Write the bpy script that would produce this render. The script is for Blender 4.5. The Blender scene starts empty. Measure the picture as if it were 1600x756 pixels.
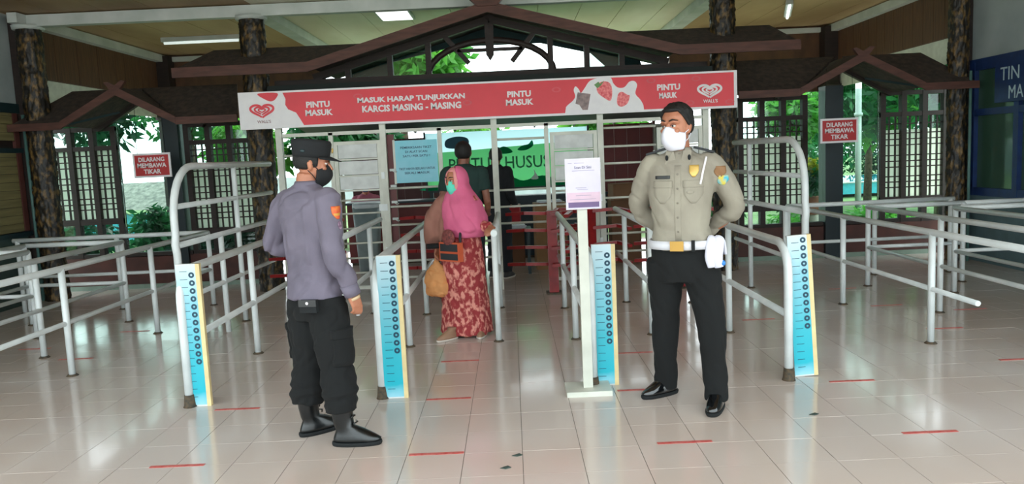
import bpy, bmesh, math, random
from mathutils import Vector, Matrix, Euler, noise
from mathutils.bvhtree import BVHTree
R = math.radians
sc = bpy.context.scene
col = sc.collection
random.seed(7)

# ------------------------------------------------------------------ camera
FPX = 1205.0
cd = bpy.data.cameras.new('camera'); cam = bpy.data.objects.new('camera', cd); col.objects.link(cam)
cd.sensor_width = 36.0; cd.lens = 36.0 * FPX / 1600.0; cd.clip_end = 300
P_, RO_, YA_ = R(6.35), R(2.6), R(0.15)
fw = Vector((-math.sin(YA_)*math.cos(P_), math.cos(YA_)*math.cos(P_), -math.sin(P_)))
rt = Vector((math.cos(YA_), math.sin(YA_), 0)); up = rt.cross(fw)
r2 = rt*math.cos(RO_) - up*math.sin(RO_); u2 = rt*math.sin(RO_) + up*math.cos(RO_)
m3 = Matrix((r2, u2, -fw)).transposed()
cam.matrix_world = Matrix.Translation((0, 0, 1.6)) @ m3.to_4x4()
sc.camera = cam

# ------------------------------------------------------------------ sky, sun, exposure
w = bpy.data.worlds.new('sky'); sc.world = w; w.use_nodes = True
bg = w.node_tree.nodes['Background']; bg.inputs[0].default_value = (0.86, 0.97, 1.0, 1); bg.inputs[1].default_value = 3.4
sd = bpy.data.lights.new('sun', 'SUN'); sd.energy = 4.0; sd.angle = R(12); sd.color = (1, .97, .9)
so = bpy.data.objects.new('sun', sd); col.objects.link(so); so.rotation_euler = (R(-38), R(12), 0)
sc.view_settings.view_transform = 'Standard'; sc.view_settings.look = 'None'
sc.view_settings.gamma = 1.0; sc.view_settings.use_curve_mapping = False
sc.view_settings.exposure = 0.30

# ------------------------------------------------------------------ materials
def S(r, g, b):
    f = lambda c: (c/255/12.92) if c/255 <= .04045 else ((c/255+.055)/1.055)**2.4
    return (f(r), f(g), f(b), 1)
MATS = {}
def mat(name, c, rough=.6, metal=0., c2=None, scale=8., bump=0., bscale=60., detail=4., stretch=None, spec=.5, coat=0.):
    if name in MATS: return MATS[name]
    m = bpy.data.materials.new(name); m.use_nodes = True; nt = m.node_tree; N = nt.nodes; L = nt.links
    b = N['Principled BSDF']; b.inputs['Base Color'].default_value = c
    b.inputs['Roughness'].default_value = rough; b.inputs['Metallic'].default_value = metal
    b.inputs['Specular IOR Level'].default_value = spec; b.inputs['Coat Weight'].default_value = coat
    m.diffuse_color = c
    tc = N.new('ShaderNodeTexCoord'); mp = N.new('ShaderNodeMapping')
    L.new(tc.outputs['Object'], mp.inputs[0])
    if stretch: mp.inputs['Scale'].default_value = stretch
    if c2 is None: c2 = tuple(x*.82 for x in c[:3]) + (1,)
    n = N.new('ShaderNodeTexNoise'); n.inputs['Scale'].default_value = scale; n.inputs['Detail'].default_value = detail
    L.new(mp.outputs[0], n.inputs[0])
    cr = N.new('ShaderNodeValToRGB'); cr.color_ramp.elements[0].position = .35; cr.color_ramp.elements[1].position = .68
    cr.color_ramp.elements[0].color = c2; cr.color_ramp.elements[1].color = c
    L.new(n.outputs[0], cr.inputs[0]); L.new(cr.outputs[0], b.inputs['Base Color'])
    if bump:
        n2 = N.new('ShaderNodeTexNoise'); n2.inputs['Scale'].default_value = bscale; L.new(mp.outputs[0], n2.inputs[0])
        bp = N.new('ShaderNodeBump'); bp.inputs['Strength'].default_value = bump; bp.inputs['Distance'].default_value = .01
        L.new(n2.outputs[0], bp.inputs['Height']); L.new(bp.outputs[0], b.inputs['Normal'])
    MATS[name] = m; return m
def emis(name, c, s):
    m = mat(name, c); b = m.node_tree.nodes['Principled BSDF']
    b.inputs['Emission Color'].default_value = c; b.inputs['Emission Strength'].default_value = s; return m
def translucent(name, c, mixf=.5, rough=.6):
    m = bpy.data.materials.new(name); m.use_nodes = True; nt = m.node_tree; N = nt.nodes; L = nt.links
    for x in list(N): N.remove(x)
    o = N.new('ShaderNodeOutputMaterial'); mx = N.new('ShaderNodeMixShader'); mx.inputs[0].default_value = mixf
    d = N.new('ShaderNodeBsdfDiffuse'); t = N.new('ShaderNodeBsdfTranslucent'); d.inputs[0].default_value = c; t.inputs[0].default_value = c
    L.new(d.outputs[0], mx.inputs[1]); L.new(t.outputs[0], mx.inputs[2]); L.new(mx.outputs[0], o.inputs[0]); MATS[name] = m; return m
def glassy(name, tint):
    m = bpy.data.materials.new(name); m.use_nodes = True; nt = m.node_tree; N = nt.nodes; L = nt.links
    for x in list(N): N.remove(x)
    o = N.new('ShaderNodeOutputMaterial'); mx = N.new('ShaderNodeMixShader'); fr = N.new('ShaderNodeFresnel'); fr.inputs[0].default_value = 1.5
    t = N.new('ShaderNodeBsdfTransparent'); t.inputs[0].default_value = tint
    g = N.new('ShaderNodeBsdfGlossy'); g.inputs['Roughness'].default_value = .03
    L.new(fr.outputs[0], mx.inputs[0]); L.new(t.outputs[0], mx.inputs[1]); L.new(g.outputs[0], mx.inputs[2]); L.new(mx.outputs[0], o.inputs[0])
    MATS[name] = m; return m
def leafmat(name, c, c2):
    m = mat(name, c, .55, c2=c2, scale=1.3, detail=6); nt = m.node_tree; b = nt.nodes['Principled BSDF']
    t = nt.nodes.new('ShaderNodeBsdfTranslucent'); mx = nt.nodes.new('ShaderNodeMixShader'); mx.inputs[0].default_value = .5
    src = b.inputs['Base Color'].links[0].from_socket; nt.links.new(src, t.inputs[0])
    nt.links.new(b.outputs[0], mx.inputs[1]); nt.links.new(t.outputs[0], mx.inputs[2]); nt.links.new(mx.outputs[0], nt.nodes['Material Output'].inputs[0])
    return m

def tile_material():
    m = bpy.data.materials.new('glazed_floor_tile'); m.use_nodes = True; nt = m.node_tree; N = nt.nodes; L = nt.links
    b = N['Principled BSDF']; g = N.new('ShaderNodeNewGeometry')
    n = N.new('ShaderNodeTexNoise'); n.inputs['Scale'].default_value = .55; n.inputs['Detail'].default_value = 3
    n2 = N.new('ShaderNodeTexNoise'); n2.inputs['Scale'].default_value = 30; n2.inputs['Detail'].default_value = 3
    L.new(g.outputs['Position'], n.inputs[0]); L.new(g.outputs['Position'], n2.inputs[0])
    cr = N.new('ShaderNodeValToRGB'); cr.color_ramp.elements[0].color = S(194, 176, 164); cr.color_ramp.elements[1].color = S(206, 196, 190)
    cr.color_ramp.elements[0].position = .35; cr.color_ramp.elements[1].position = .65
    L.new(n.outputs[0], cr.inputs[0]); L.new(cr.outputs[0], b.inputs['Base Color'])
    b.inputs['Roughness'].default_value = .17
    mr = N.new('ShaderNodeMapRange'); mr.inputs['To Min'].default_value = .10; mr.inputs['To Max'].default_value = .18
    L.new(n2.outputs[0], mr.inputs[0]); L.new(mr.outputs[0], b.inputs['Roughness'])
    bp = N.new('ShaderNodeBump'); bp.inputs['Strength'].default_value = .02; bp.inputs['Distance'].default_value = .004
    n3 = N.new('ShaderNodeTexNoise'); n3.inputs['Scale'].default_value = 9; L.new(g.outputs['Position'], n3.inputs[0])
    L.new(n3.outputs[0], bp.inputs['Height']); L.new(bp.outputs[0], b.inputs['Normal'])
    b.inputs['Specular IOR Level'].default_value = .6; b.inputs['Coat Weight'].default_value = .12; b.inputs['Coat Roughness'].default_value = .05
    return m
M_tile = tile_material()
M_grout = mat('grout', S(112, 106, 100), .9)
M_rail = mat('white_painted_steel', S(224, 230, 230), .3, c2=S(206, 213, 213), scale=5, bump=.05, bscale=25)
M_railcream = mat('cream_painted_steel', S(210, 212, 200), .4, c2=S(190, 192, 180), scale=5)
M_foot = mat('dark_rusty_foot', S(56, 54, 48), .8, c2=S(92, 76, 56), scale=40)
M_red = mat('red_painted_steel', S(150, 30, 32), .35, c2=S(122, 22, 26))
M_black = mat('black_cloth', S(18, 22, 24), .9, c2=S(12, 15, 17), bump=.2, bscale=200)
M_wood = mat('dark_brown_wood', S(44, 29, 24), .6, c2=S(30, 20, 17), scale=6, stretch=(1, 1, 8), bump=.2)
M_woodred = mat('reddish_brown_fascia', S(92, 56, 46), .6, c2=S(72, 43, 35), scale=4, stretch=(1, 1, 6), bump=.2)
M_brownpanel = mat('brown_plank_panel', S(96, 64, 40), .65, c2=S(74, 48, 32), scale=5, stretch=(1, 8, .6), bump=.2)
M_shingle = mat('weathered_wood_shingle', S(74, 62, 54), .85, c2=S(50, 44, 40), scale=14, stretch=(1, 1, 1), bump=.6, bscale=30)
M_beam = mat('white_painted_beam', S(200, 206, 204), .5, c2=S(176, 186, 182), scale=3)
M_plaster = mat('pale_plaster', S(168, 178, 178), .85, c2=S(148, 160, 160), scale=2, bump=.15, bscale=90)
M_blue = mat('blue_painted_frame', S(22, 52, 104), .5, c2=S(16, 40, 84))
M_siding = mat('ochre_wood_siding', S(132, 124, 82), .7, c2=S(108, 100, 66), scale=3, stretch=(1, .4, 6))
M_teal = mat('dark_teal_paint', S(24, 48, 52), .5)
M_glass = glassy('window_glass', (.80, .92, .88, 1))
M_frost = translucent('frosted_pane', S(216, 226, 216), .9)
M_wainscot = mat('maroon_brown_wainscot', S(84, 44, 36), .6, c2=S(66, 34, 28), scale=5)

# ------------------------------------------------------------------ mesh building
class MB:
    def __init__(s): s.v = []; s.f = []; s.sm = []
    def add(s, vs, fs, smooth=False):
        o = len(s.v); s.v += [Vector(v) for v in vs]; s.f += [tuple(i+o for i in f) for f in fs]; s.sm += [smooth]*len(fs); return s
    def box(s, x0, x1, y0, y1, z0, z1):
        v = [(x, y, z) for z in (z0, z1) for y in (y0, y1) for x in (x0, x1)]
        return s.add(v, [(0,2,3,1),(4,5,7,6),(0,1,5,4),(2,6,7,3),(0,4,6,2),(1,3,7,5)])
    def bar(s, a, b, wd, ht, upv=(0, 0, 1)):
        a, b = Vector(a), Vector(b); d = (b-a).normalized(); u = Vector(upv); sd_ = d.cross(u)
        if sd_.length < 1e-4: sd_ = d.cross(Vector((0, 1, 0)))
        sd_.normalize(); u = sd_.cross(d).normalized()
        v = [p + sd_*(wd/2*i) + u*(ht/2*j) for p in (a, b) for (i, j) in ((-1,-1),(1,-1),(1,1),(-1,1))]
        return s.add(v, [(3,2,1,0),(4,5,6,7),(0,1,5,4),(1,2,6,5),(2,3,7,6),(3,0,4,7)])
    def tube(s, pts, r, n=10, cap=True):
        pts = [Vector(p) for p in pts]; rs = r if isinstance(r, (list, tuple)) else [r]*len(pts)
        t0 = (pts[1]-pts[0]).normalized(); h = Vector((0, 0, 1)) if abs(t0.z) < .9 else Vector((1, 0, 0)); u = t0.cross(h).normalized()
        vs = []
        for i, p in enumerate(pts):
            t = (pts[min(i+1, len(pts)-1)] - pts[max(i-1, 0)]).normalized()
            u = (u - t*u.dot(t)).normalized(); w_ = t.cross(u)
            rr = rs[i]; ra, rb = (rr if isinstance(rr, (list, tuple)) else (rr, rr))
            vs += [p + u*(ra*math.cos(2*math.pi*k/n)) + w_*(rb*math.sin(2*math.pi*k/n)) for k in range(n)]
        fs = [(i*n+k, i*n+(k+1) % n, (i+1)*n+(k+1) % n, (i+1)*n+k) for i in range(len(pts)-1) for k in range(n)]
        s.add(vs, fs, True)
        if cap:
            o = len(s.v)-len(vs); s.f += [tuple(o+k for k in reversed(range(n))), tuple(o+(len(pts)-1)*n+k for k in range(n))]; s.sm += [False]*2
        return s
    def rings(s, rings, n=28, pw=2.0):
        """rings: (cx,cy,z,halfw,halfd) stacked; superellipse"""
        vs = []
        for (cx, cy, z, a, b) in rings:
            for k in range(n):
                t = 2*math.pi*k/n; c, q = math.cos(t), math.sin(t)
                e = 2/pw
                vs.append((cx+a*math.copysign(abs(c)**e, c), cy+b*math.copysign(abs(q)**e, q), z))
        m = len(rings)
        fs = [(i*n+k, i*n+(k+1) % n, (i+1)*n+(k+1) % n, (i+1)*n+k) for i in range(m-1) for k in range(n)]
        fs += [tuple(reversed(range(n))), tuple((m-1)*n+k for k in range(n))]
        return s.add(vs, fs, True)
    def ell(s, c, r, n=14, m=9):
        c = Vector(c); rg = []
        for j in range(m):
            t = math.pi*(j+.5)/m - math.pi/2
            rg.append((c.x, c.y, c.z+r[2]*math.sin(t), r[0]*math.cos(t), r[1]*math.cos(t)))
        return s.rings(rg, n)
    def prism(s, poly, y0, y1, plane='xz'):
        k = len(poly)
        mp = (lambda p, t: (p[0], t, p[1])) if plane == 'xz' else ((lambda p, t: (t, p[0], p[1])) if plane == 'yz' else (lambda p, t: (p[0], p[1], t)))
        v = [mp(p, y0) for p in poly] + [mp(p, y1) for p in poly]
        return s.add(v, [tuple(range(k)), tuple(reversed(range(k, 2*k)))] + [(i, i+k, (i+1) % k+k, (i+1) % k) for i in range(k)])
    def shell(s, c, rad, az0, az1, el0, el1, th, nu=24, nv=8, wob=None):
        """patch of an ellipsoid with thickness; azimuth 0 = front (-Y), positive to +X; el functions of az, degrees"""
        c = Vector(c); full = abs(az1-az0) >= 359.9; vs = []
        for layer in (0, 1):
            for i in range(nu+1 if not full else nu):
                az = az0+(az1-az0)*i/nu; a0, a1 = el0(az), el1(az)
                for j in range(nv+1):
                    e = R(a0+(a1-a0)*j/nv); A = R(az)
                    d = Vector((math.sin(A)*math.cos(e), -math.cos(A)*math.cos(e), math.sin(e)))
                    k = (th if layer == 0 else 0)
                    if wob and layer == 0: k += wob(az, math.degrees(e))
                    vs.append(c + Vector((d.x*(rad[0]+k), d.y*(rad[1]+k), d.z*(rad[2]+k))))
        nn = (nu+1 if not full else nu); q = nv+1; off = nn*q; fs = []
        for i in range(nu):
            a, b = i, (i+1) % nn
            for j in range(nv):
                fs.append((a*q+j, b*q+j, b*q+j+1, a*q+j+1)); fs.append((off+a*q+j, off+a*q+j+1, off+b*q+j+1, off+b*q+j))
            fs.append((a*q, off+a*q, off+b*q, b*q)); fs.append((a*q+nv, b*q+nv, off+b*q+nv, off+a*q+nv))
        if not full:
            for j in range(nv):
                fs.append((j, j+1, off+j+1, off+j)); a = nu*q; fs.append((a+j, off+a+j, off+a+j+1, a+j+1))
        return s.add(vs, fs, True)
    def xf(s, M):
        s.v = [M @ v for v in s.v]; return s
    def mesh(s, name):
        me = bpy.data.meshes.new(name); me.from_pydata([tuple(v) for v in s.v], [], s.f)
        me.polygons.foreach_set('use_smooth', s.sm); me.update(); return me

def tag(o, label=None, cat=None, group=None, kind=None):
    for k, v in (('label', label), ('category', cat), ('group', group), ('kind', kind)):
        if v: o[k] = v
    return o
def put(name, mb, m, parent=None, org=None, fixn=True, mesh=None):
    """vertices of mb are in the parent's local frame when parent is given, else world (origin moved to org)"""
    if mesh is None:
        if org is not None:
            o3 = Vector(org); mb.v = [v-o3 for v in mb.v]
        me = mb.mesh(name)
        if fixn:
            b = bmesh.new(); b.from_mesh(me); bmesh.ops.recalc_face_normals(b, faces=b.faces); b.to_mesh(me); b.free()
        me.materials.append(m)
    else: me = mesh
    o = bpy.data.objects.new(name, me); col.objects.link(o)
    if parent is not None: o.parent = parent
    elif org is not None: o.location = org
    return o
def empty(name, loc=(0, 0, 0), rz=0., label=None, cat=None, group=None, kind=None):
    o = bpy.data.objects.new(name, None); col.objects.link(o); o.location = loc; o.rotation_euler = (0, 0, rz); o.empty_display_size = .1
    return tag(o, label, cat, group, kind)
def struct(name, mb, m, org=(0, 0, 0)):
    return tag(put(name, mb, m, None, org), kind='structure')
def kids(o): return [c for c in bpy.data.objects if c.parent == o]
def copy_tree(o, par=None):
    c = o.copy(); col.objects.link(c); c.parent = par
    for k in kids(o): copy_tree(k, c)
    return c
def text(body, m, parent, x, z, wd, ht, y=-.004, rz=0., bold=.012, depth=.0008, xn=(1, 0, 0), origin=(0, 0, 0), space=1.0):
    """flat lettering standing in the parent's XZ plane, facing -Y; centred on x,z, fitted to wd x ht"""
    cu = bpy.data.curves.new('lettering', 'FONT'); cu.body = body; cu.size = 1; cu.offset = bold; cu.align_x = 'CENTER'; cu.align_y = 'CENTER'
    cu.extrude = .001; cu.resolution_u = 2; cu.space_character = space; cu.materials.append(m)
    o = bpy.data.objects.new('lettering', cu); col.objects.link(o); bpy.context.view_layer.update()
    bb = [Vector(b) for b in o.bound_box]; w0 = max(b.x for b in bb)-min(b.x for b in bb); h0 = max(b.y for b in bb)-min(b.y for b in bb)
    cx = (max(b.x for b in bb)+min(b.x for b in bb))/2; cy = (max(b.y for b in bb)+min(b.y for b in bb))/2
    sx, sy = wd/max(w0, .01), ht/max(h0, .01)
    o.parent = parent; o.rotation_euler = (R(90), 0, 0); o.scale = (sx, sy, depth/.001)
    o.location = (x-cx*sx, y, z-cy*sy)
    return o
def remesh(mb, vox, smooth=4, fold=None, decim=None):
    me = mb.mesh('tmp'); o = bpy.data.objects.new('tmp', me); col.objects.link(o)
    md = o.modifiers.new('r', 'REMESH'); md.mode = 'VOXEL'; md.voxel_size = vox
    if smooth: s_ = o.modifiers.new('s', 'SMOOTH'); s_.iterations = smooth; s_.factor = .5
    dg = bpy.context.evaluated_depsgraph_get(); dg.update()
    me2 = bpy.data.meshes.new_from_object(o.evaluated_get(dg))
    bpy.data.objects.remove(o); bpy.data.meshes.remove(me)
    if fold:
        ns = [v.normal.copy() for v in me2.vertices]
        for v, n in zip(me2.vertices, ns): v.co += n*fold(v.co)
    me2.polygons.foreach_set('use_smooth', [True]*len(me2.polygons)); me2.update()
    return me2

# ================================================================== THE SETTING
X0, X1 = -6.15, 5.86
PT = .317
floor = struct('floor', MB().box(-6.6, 6.4, -4, 14.2, -.12, -.0022), M_grout)
GX, GY = -.005, 3.74
tb = MB()
h = PT/2-.0016; bz = 0
tv = [(x, y, z) for (x, y, z) in [(-h,-h,-.004),(h,-h,-.004),(h,h,-.004),(-h,h,-.004),(-h+bz,-h+bz,0),(h-bz,-h+bz,0),(h-bz,h-bz,0),(-h+bz,h-bz,0)]]
tf = [(4,5,6,7),(0,1,5,4),(1,2,6,5),(2,3,7,6),(3,0,4,7)]
tb.add(tv, tf); tmesh = tb.mesh('tile'); tmesh.materials.append(M_tile)
cells = []
for i in range(-21, 21):
    for j in range(-24, 33):
        x, y = GX+(i+.5)*PT, GY+(j+.5)*PT
        if y < 13.9 and -6.5 < x < 6.3: cells.append((x, y))
vis = sorted([c for c in cells if c[1] > 2.95 and abs(c[0]) < .70*c[1]+.12], key=lambda c: c[1]**2+c[0]**2)[:300]
vset = set(vis); rest = MB()
for c in cells:
    dz = random.uniform(-.0006, .0006)
    if c in vset:
        o = bpy.data.objects.new('tile', tmesh); col.objects.link(o); o.parent = floor; o.location = (c[0], c[1], dz)
        o.rotation_euler = (random.uniform(-.0012, .0012), random.uniform(-.0012, .0012), 0)
    else: rest.add([(v[0]+c[0], v[1]+c[1], v[2]+dz) for v in tv], tf)
rt_ = put('floor_tiles', rest, M_tile, floor, fixn=False); tag(rt_, kind='stuff')
tag(put('ground', MB().box(-60, 60, 14.2, 90, -.3, -.15), mat('garden_soil_and_grass', S(96, 128, 70), .95, c2=S(70, 92, 50), scale=2), None, (0, 0, 0)), kind='structure')
tag(put('plaza', MB().box(-60, 60, -60, -4, -.3, -.02), mat('sunlit_paving', S(190, 184, 172), .9), None, (0, 0, 0)), kind='structure')
tag(put('side_ground', MB().box(-60, -6.6, -4, 14.2, -.3, -.1).box(6.4, 60, -4, 14.2, -.3, -.1), mat('garden_soil_and_grass', S(96, 128, 70)), None, (0, 0, 0)), kind='structure')

# ceiling of planks, white beams
def ceilmat(pale=False):
    if pale: return mat('pale_ceiling_board', S(240, 236, 220), .6, c2=S(214, 206, 180), scale=1.1, bump=.15, bscale=6, stretch=(1, .35, 1))
    return mat('stained_ceiling_board', S(176, 150, 112), .6, c2=S(140, 112, 80), scale=1.1, bump=.15, bscale=6, stretch=(1, .35, 1))
CE = MB().box(-6.25, 5.95, 1.2, 14.1, 3.66, 3.72)
ceiling = struct('ceiling', CE, ceilmat())
pm = None
k = 0
for i in range(20):
    xa = -6.2+i*.607
    pb = MB().box(xa+.004, xa+.603, 9.0, 13.95, 3.635, 3.66)
    put('plank', pb, ceilmat(-3.2 < xa < 2.7), ceiling)
def beam(name, a, b, wd, ht, label, cat='beam', m=None):
    o = put(name, MB().bar(a, b, wd, ht), m or M_beam, None, a); return tag(o, label, cat)
beam('ceiling_beam', (-6.1, 9.95, 3.55), (5.8, 9.95, 3.55), .12, .14, 'long white painted beam crossing the whole ceiling above the columns')
beam('ceiling_beam', (-3.12, 10.05, 3.57), (-3.12, 13.9, 3.57), .2, .12, 'white painted beam running back from the left middle carved column')
beam('ceiling_beam', (2.76, 9.3, 3.57), (2.76, 13.9, 3.57), .2, .12, 'white painted beam running back from the right middle carved column')
for nm, xx in (('left', -6.02), ('right', 5.72)):
    tag(put('trim_'+('1' if xx < 0 else '2'), MB().box(xx-.06, xx+.06, 9.7, 13.95, 3.5, 3.62), M_beam), kind='structure')
tag(put('trim_3', MB().box(-6.1, -3.2, 13.86, 13.95, 3.52, 3.6).box(2.85, 5.8, 13.86, 13.95, 3.52, 3.6), M_beam), kind='structure')
# far upper wall and side panels
struct('wall_back', MB().box(-6.2, -3.3, 13.95, 14.05, 2.5, 3.66).box(2.9, 5.9, 13.95, 14.05, 2.5, 3.66), M_brownpanel)
for nm, xx, sg in (('left', -6.08, 1), ('right', 5.78, -1)):
    wl = empty('wall_'+nm, kind='structure')
    nb = 14
    for i in range(nb):
        y0 = 10.1+i*(3.8/nb); dd = random.uniform(0, .006)
        put('panel', MB().box(min(xx, xx+sg*(-.05)), max(xx, xx+sg*(-.05))+dd, y0+.004, y0+3.8/nb-.004, 2.88, 3.52), M_brownpanel, wl)
    put('plaster_infill', MB().box(min(xx-sg*.07, xx-sg*.05), max(xx-sg*.07, xx-sg*.05), 10.05, 13.9, 2.55, 2.9), mat('cream_plaster', S(214, 220, 206), .8), wl)
    # front part of the side wall: plaster above, blue frame and boards below
    xw = (-6.26 if nm == 'left' else 5.92)
    bx = lambda a, b: (min(a, b), max(a, b))
    x_a, x_b = bx(xw-sg*.0, xw-sg*.12)
    put('plaster', MB().box(x_a, x_b, 3.6, 9.98, 2.52, 3.66), M_plaster, wl)
    if nm == 'left':
        put('band', MB().box(x_a-.02, x_b+.03, 3.6, 9.98, 2.42, 2.54), M_teal, wl)
        put('band', MB().box(x_a-.02, x_b+.03, 3.6, 9.98, 1.92, 1.98), M_teal, wl)
        put('band', MB().box(x_a-.02, x_b+.03, 3.6, 9.98, .86, .92), M_teal, wl)
        put('backing', MB().box(x_a, x_b-.02, 3.6, 9.98, 0, 2.5), M_wood, wl)
        for i in range(15):
            z0 = .93+i*.104
            if abs(z0-1.93) < .05: continue
            put('siding_board', MB().box(x_b-.02, x_b+.012, 3.6, 9.84, z0, z0+.098), M_siding, wl)
        put('edge_strip', MB().box(x_b-.02, x_b+.02, 9.85, 9.94, .93, 2.42), mat('dull_red_paint', S(92, 50, 44), .6), wl)
        put('corner_pipe', MB().tube([(xx-.10, 9.96, 0), (xx-.10, 9.96, 2.4)], .022), mat('green_grey_pipe', S(84, 122, 116), .5), wl)
        put('low_panel', MB().box(x_b-.02, x_b+.01, 3.6, 9.9, 0, .86), mat('dark_green_panel', S(58, 78, 74), .6), wl)
    else:
        for z0, z1 in ((2.4, 2.54), (1.84, 1.92), (.84, .94)):
            put('frame_rail', MB().box(x_a-.03, x_b+.02, 3.6, 9.98, z0, z1), M_blue, wl)
        for y0 in (9.86, 9.0, 7.6, 6.2, 4.8):
            put('frame_post', MB().box(x_a-.035, x_b+.02, y0, y0+.09, .84, 2.5), M_blue, wl)
        put('glass', MB().box(x_a+.02, x_a+.03, 3.6, 9.9, .92, 2.42), mat('dark_booth_glass', S(60, 88, 72), .06, c2=S(48, 74, 62), scale=1), wl)
        put('low_panel', MB().box(x_a-.01, x_b, 3.6, 9.98, 0, .84), mat('blue_grey_panel', S(92, 116, 122), .6), wl)
        put('corner_pipe', MB().tube([(xx+.02, 9.8, 0), (xx+.02, 9.8, 2.4)], .018), mat('green_grey_pipe', S(84, 122, 116), .5), wl)
tag(put('wall_left_return', MB().box(-6.5, -6.05, 9.985, 10.06, 0, 3.66), M_wood, None, (-6.3, 10, 0)), kind='structure'); tag(put('wall_right_return', MB().box(5.78, 6.1, 9.985, 10.06, 0, 3.66), M_wood, None, (5.9, 10, 0)), kind='structure')
# booth board on the right wall
bd = empty('booth_board', (5.84, 9.5, 1.97), R(-90), 'blue board with outlined white capital letters on the right-hand booth', 'sign')
put('board', MB().box(.12, 2.0, 0, .03, .0, .48), M_blue, bd)
text('TIN', mat('white_outline_paint', S(190, 214, 224), .5), bd, .40, .33, .34, .15, bold=0)
text('MA', mat('white_outline_paint', S(190, 214, 224), .5), bd, .52, .11, .26, .15, bold=0)

# ------------------------------------------------------------------ window wall at Y=10.7
YW = 10.7
def lattice_window(n, x0, x1, zl, zt, low_glass, cut=None):
    """three-column screen; zl bottom of the lattice, zt top of lattice"""
    wn = empty('window_%d' % n, (0, 0, 0), kind='structure')
    cw = (x1-x0)/3
    fr = MB()
    for i in range(4):
        x = x0+i*cw; put('mullion', MB().box(x-.035, x+.035, YW-.05, YW+.05, .45, 2.24), M_wood, wn)
    for z, hh in ((.47, .06), (zl-.04, .08), (zt+.03, .06), (2.22, .06)):
        put('transom', MB().box(x0-.035, x1+.035, YW-.045, YW+.045, z-hh/2, z+hh/2), M_wood, wn)
    lt = MB()
    pat = []
    z = zl; q = [.13, .075, .075, .13, .08, .08, .14, .08, .08, .13, .08, .075]; ii = 0
    while z < zt-.06:
        z += q[ii % 12]; ii += 1
        if z < zt-.03: pat.append(z)
    for i in range(3):
        a, b = x0+i*cw+.035, x0+(i+1)*cw-.035
        for kx in (.3, .7): xx = a+(b-a)*kx; lt.box(xx-.008, xx+.008, YW-.015, YW+.015, zl, zt)
        for z in pat: lt.box(a, b, YW-.014, YW+.014, z-.008, z+.008)
    tag(put('lattice', lt, M_wood, wn), kind='stuff')
    zf = cut if cut else zt
    for i in range(3):
        a, b = x0+i*cw+.035, x0+(i+1)*cw-.035
        put('pane', MB().box(a, b, YW+.02, YW+.026, zl, zf), M_frost, wn)
        if cut: put('clear_pane', MB().box(a, b, YW+.02, YW+.026, zf, zt), M_glass, wn)
        put('clear_pane', MB().box(a, b, YW+.02, YW+.026, zt+.05, 2.2), M_glass, wn)
        put('clear_pane', MB().box(a, b, YW+.02, YW+.026, .5, zl-.06), M_glass, wn)
    return wn
lattice_window(1, -6.33, -5.42, .99, 1.93, True)
lattice_window(2, -4.42, -3.55, .80, 1.95, True, 1.62)
lattice_window(3, 3.17, 4.05, .76, 1.92, True, 1.70)
lattice_window(4, 5.12, 5.98, .80, 1.90, True, 1.72)
for n, a, b, px, pw in ((5, -5.38, -4.46, -4.60, .2), (6, 4.09, 5.08, 4.42, .24)):
    wn = empty('window_%d' % n, kind='structure')
    put('pane', MB().box(a, b, YW+.0, YW+.008, .5, 2.3), M_glass, wn)
    put('sill', MB().box(a, b, YW-.06, YW+.06, .44, .5), M_wood, wn)
    put('pillar', MB().box(px-pw/2, px+pw/2, YW-.12, YW+.12, .0, 2.35), mat('dark_teal_pillar', S(16, 34, 40), .4), wn)
struct('wall_window_base', MB().box(-6.4, -3.3, YW-.06, YW+.06, 0, .45).box(2.98, 6.0, YW-.06, YW+.06, 0, .45), M_wainscot)
tag(put('baseboard_left', MB().box(-6.2, -3.35, YW-.085, YW-.06, 0, .06), mat('pale_skirting', S(130, 150, 136), .5)), kind='structure')
tag(put('baseboard_right', MB().box(3.0, 5.8, YW-.085, YW-.06, 0, .06), mat('pale_skirting', S(130, 150, 136), .5)), kind='structure')

# ------------------------------------------------------------------ carved columns
def carved(x, y, r, z1, label, gold):
    n, mz = 56, 170; vs = []
    for j in range(mz+1):
        z = z1*j/mz
        for i in range(n):
            t = 2*math.pi*i/n
            p = Vector((math.cos(t)*3.0, math.sin(t)*3.0, z*7+math.sin(t)*1.5))
            d = noise.noise(p*1.3)*.018 + abs(noise.noise(p*3.1))*.022
            vs.append((math.cos(t)*(r-.02+d), math.sin(t)*(r-.02+d), z))
    fs = [(j*n+i, j*n+(i+1) % n, (j+1)*n+(i+1) % n, (j+1)*n+i) for j in range(mz) for i in range(n)]
    e = empty('carved_column', (x, y, 0), 0, label, 'column', 'carved columns along the window wall')
    put('shaft', MB().add(vs, fs, True), gold, e, fixn=False)
    put('capital', MB().rings([(0, 0, z1-.05, r+.02, r+.02), (0, 0, z1+.0, r+.03, r+.03)], 24), M_beam, e)
    return e
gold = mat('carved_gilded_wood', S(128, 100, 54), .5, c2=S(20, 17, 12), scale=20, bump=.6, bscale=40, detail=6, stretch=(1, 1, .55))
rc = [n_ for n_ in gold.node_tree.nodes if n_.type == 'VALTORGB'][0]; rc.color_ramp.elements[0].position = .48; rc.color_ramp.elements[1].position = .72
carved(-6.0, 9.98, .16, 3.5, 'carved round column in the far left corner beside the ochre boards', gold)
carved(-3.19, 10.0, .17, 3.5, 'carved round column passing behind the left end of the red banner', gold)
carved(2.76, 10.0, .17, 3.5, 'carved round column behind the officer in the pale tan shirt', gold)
carved(5.74, 9.98, .13, 3.5, 'carved round column beside the blue framed booth', gold)

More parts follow.
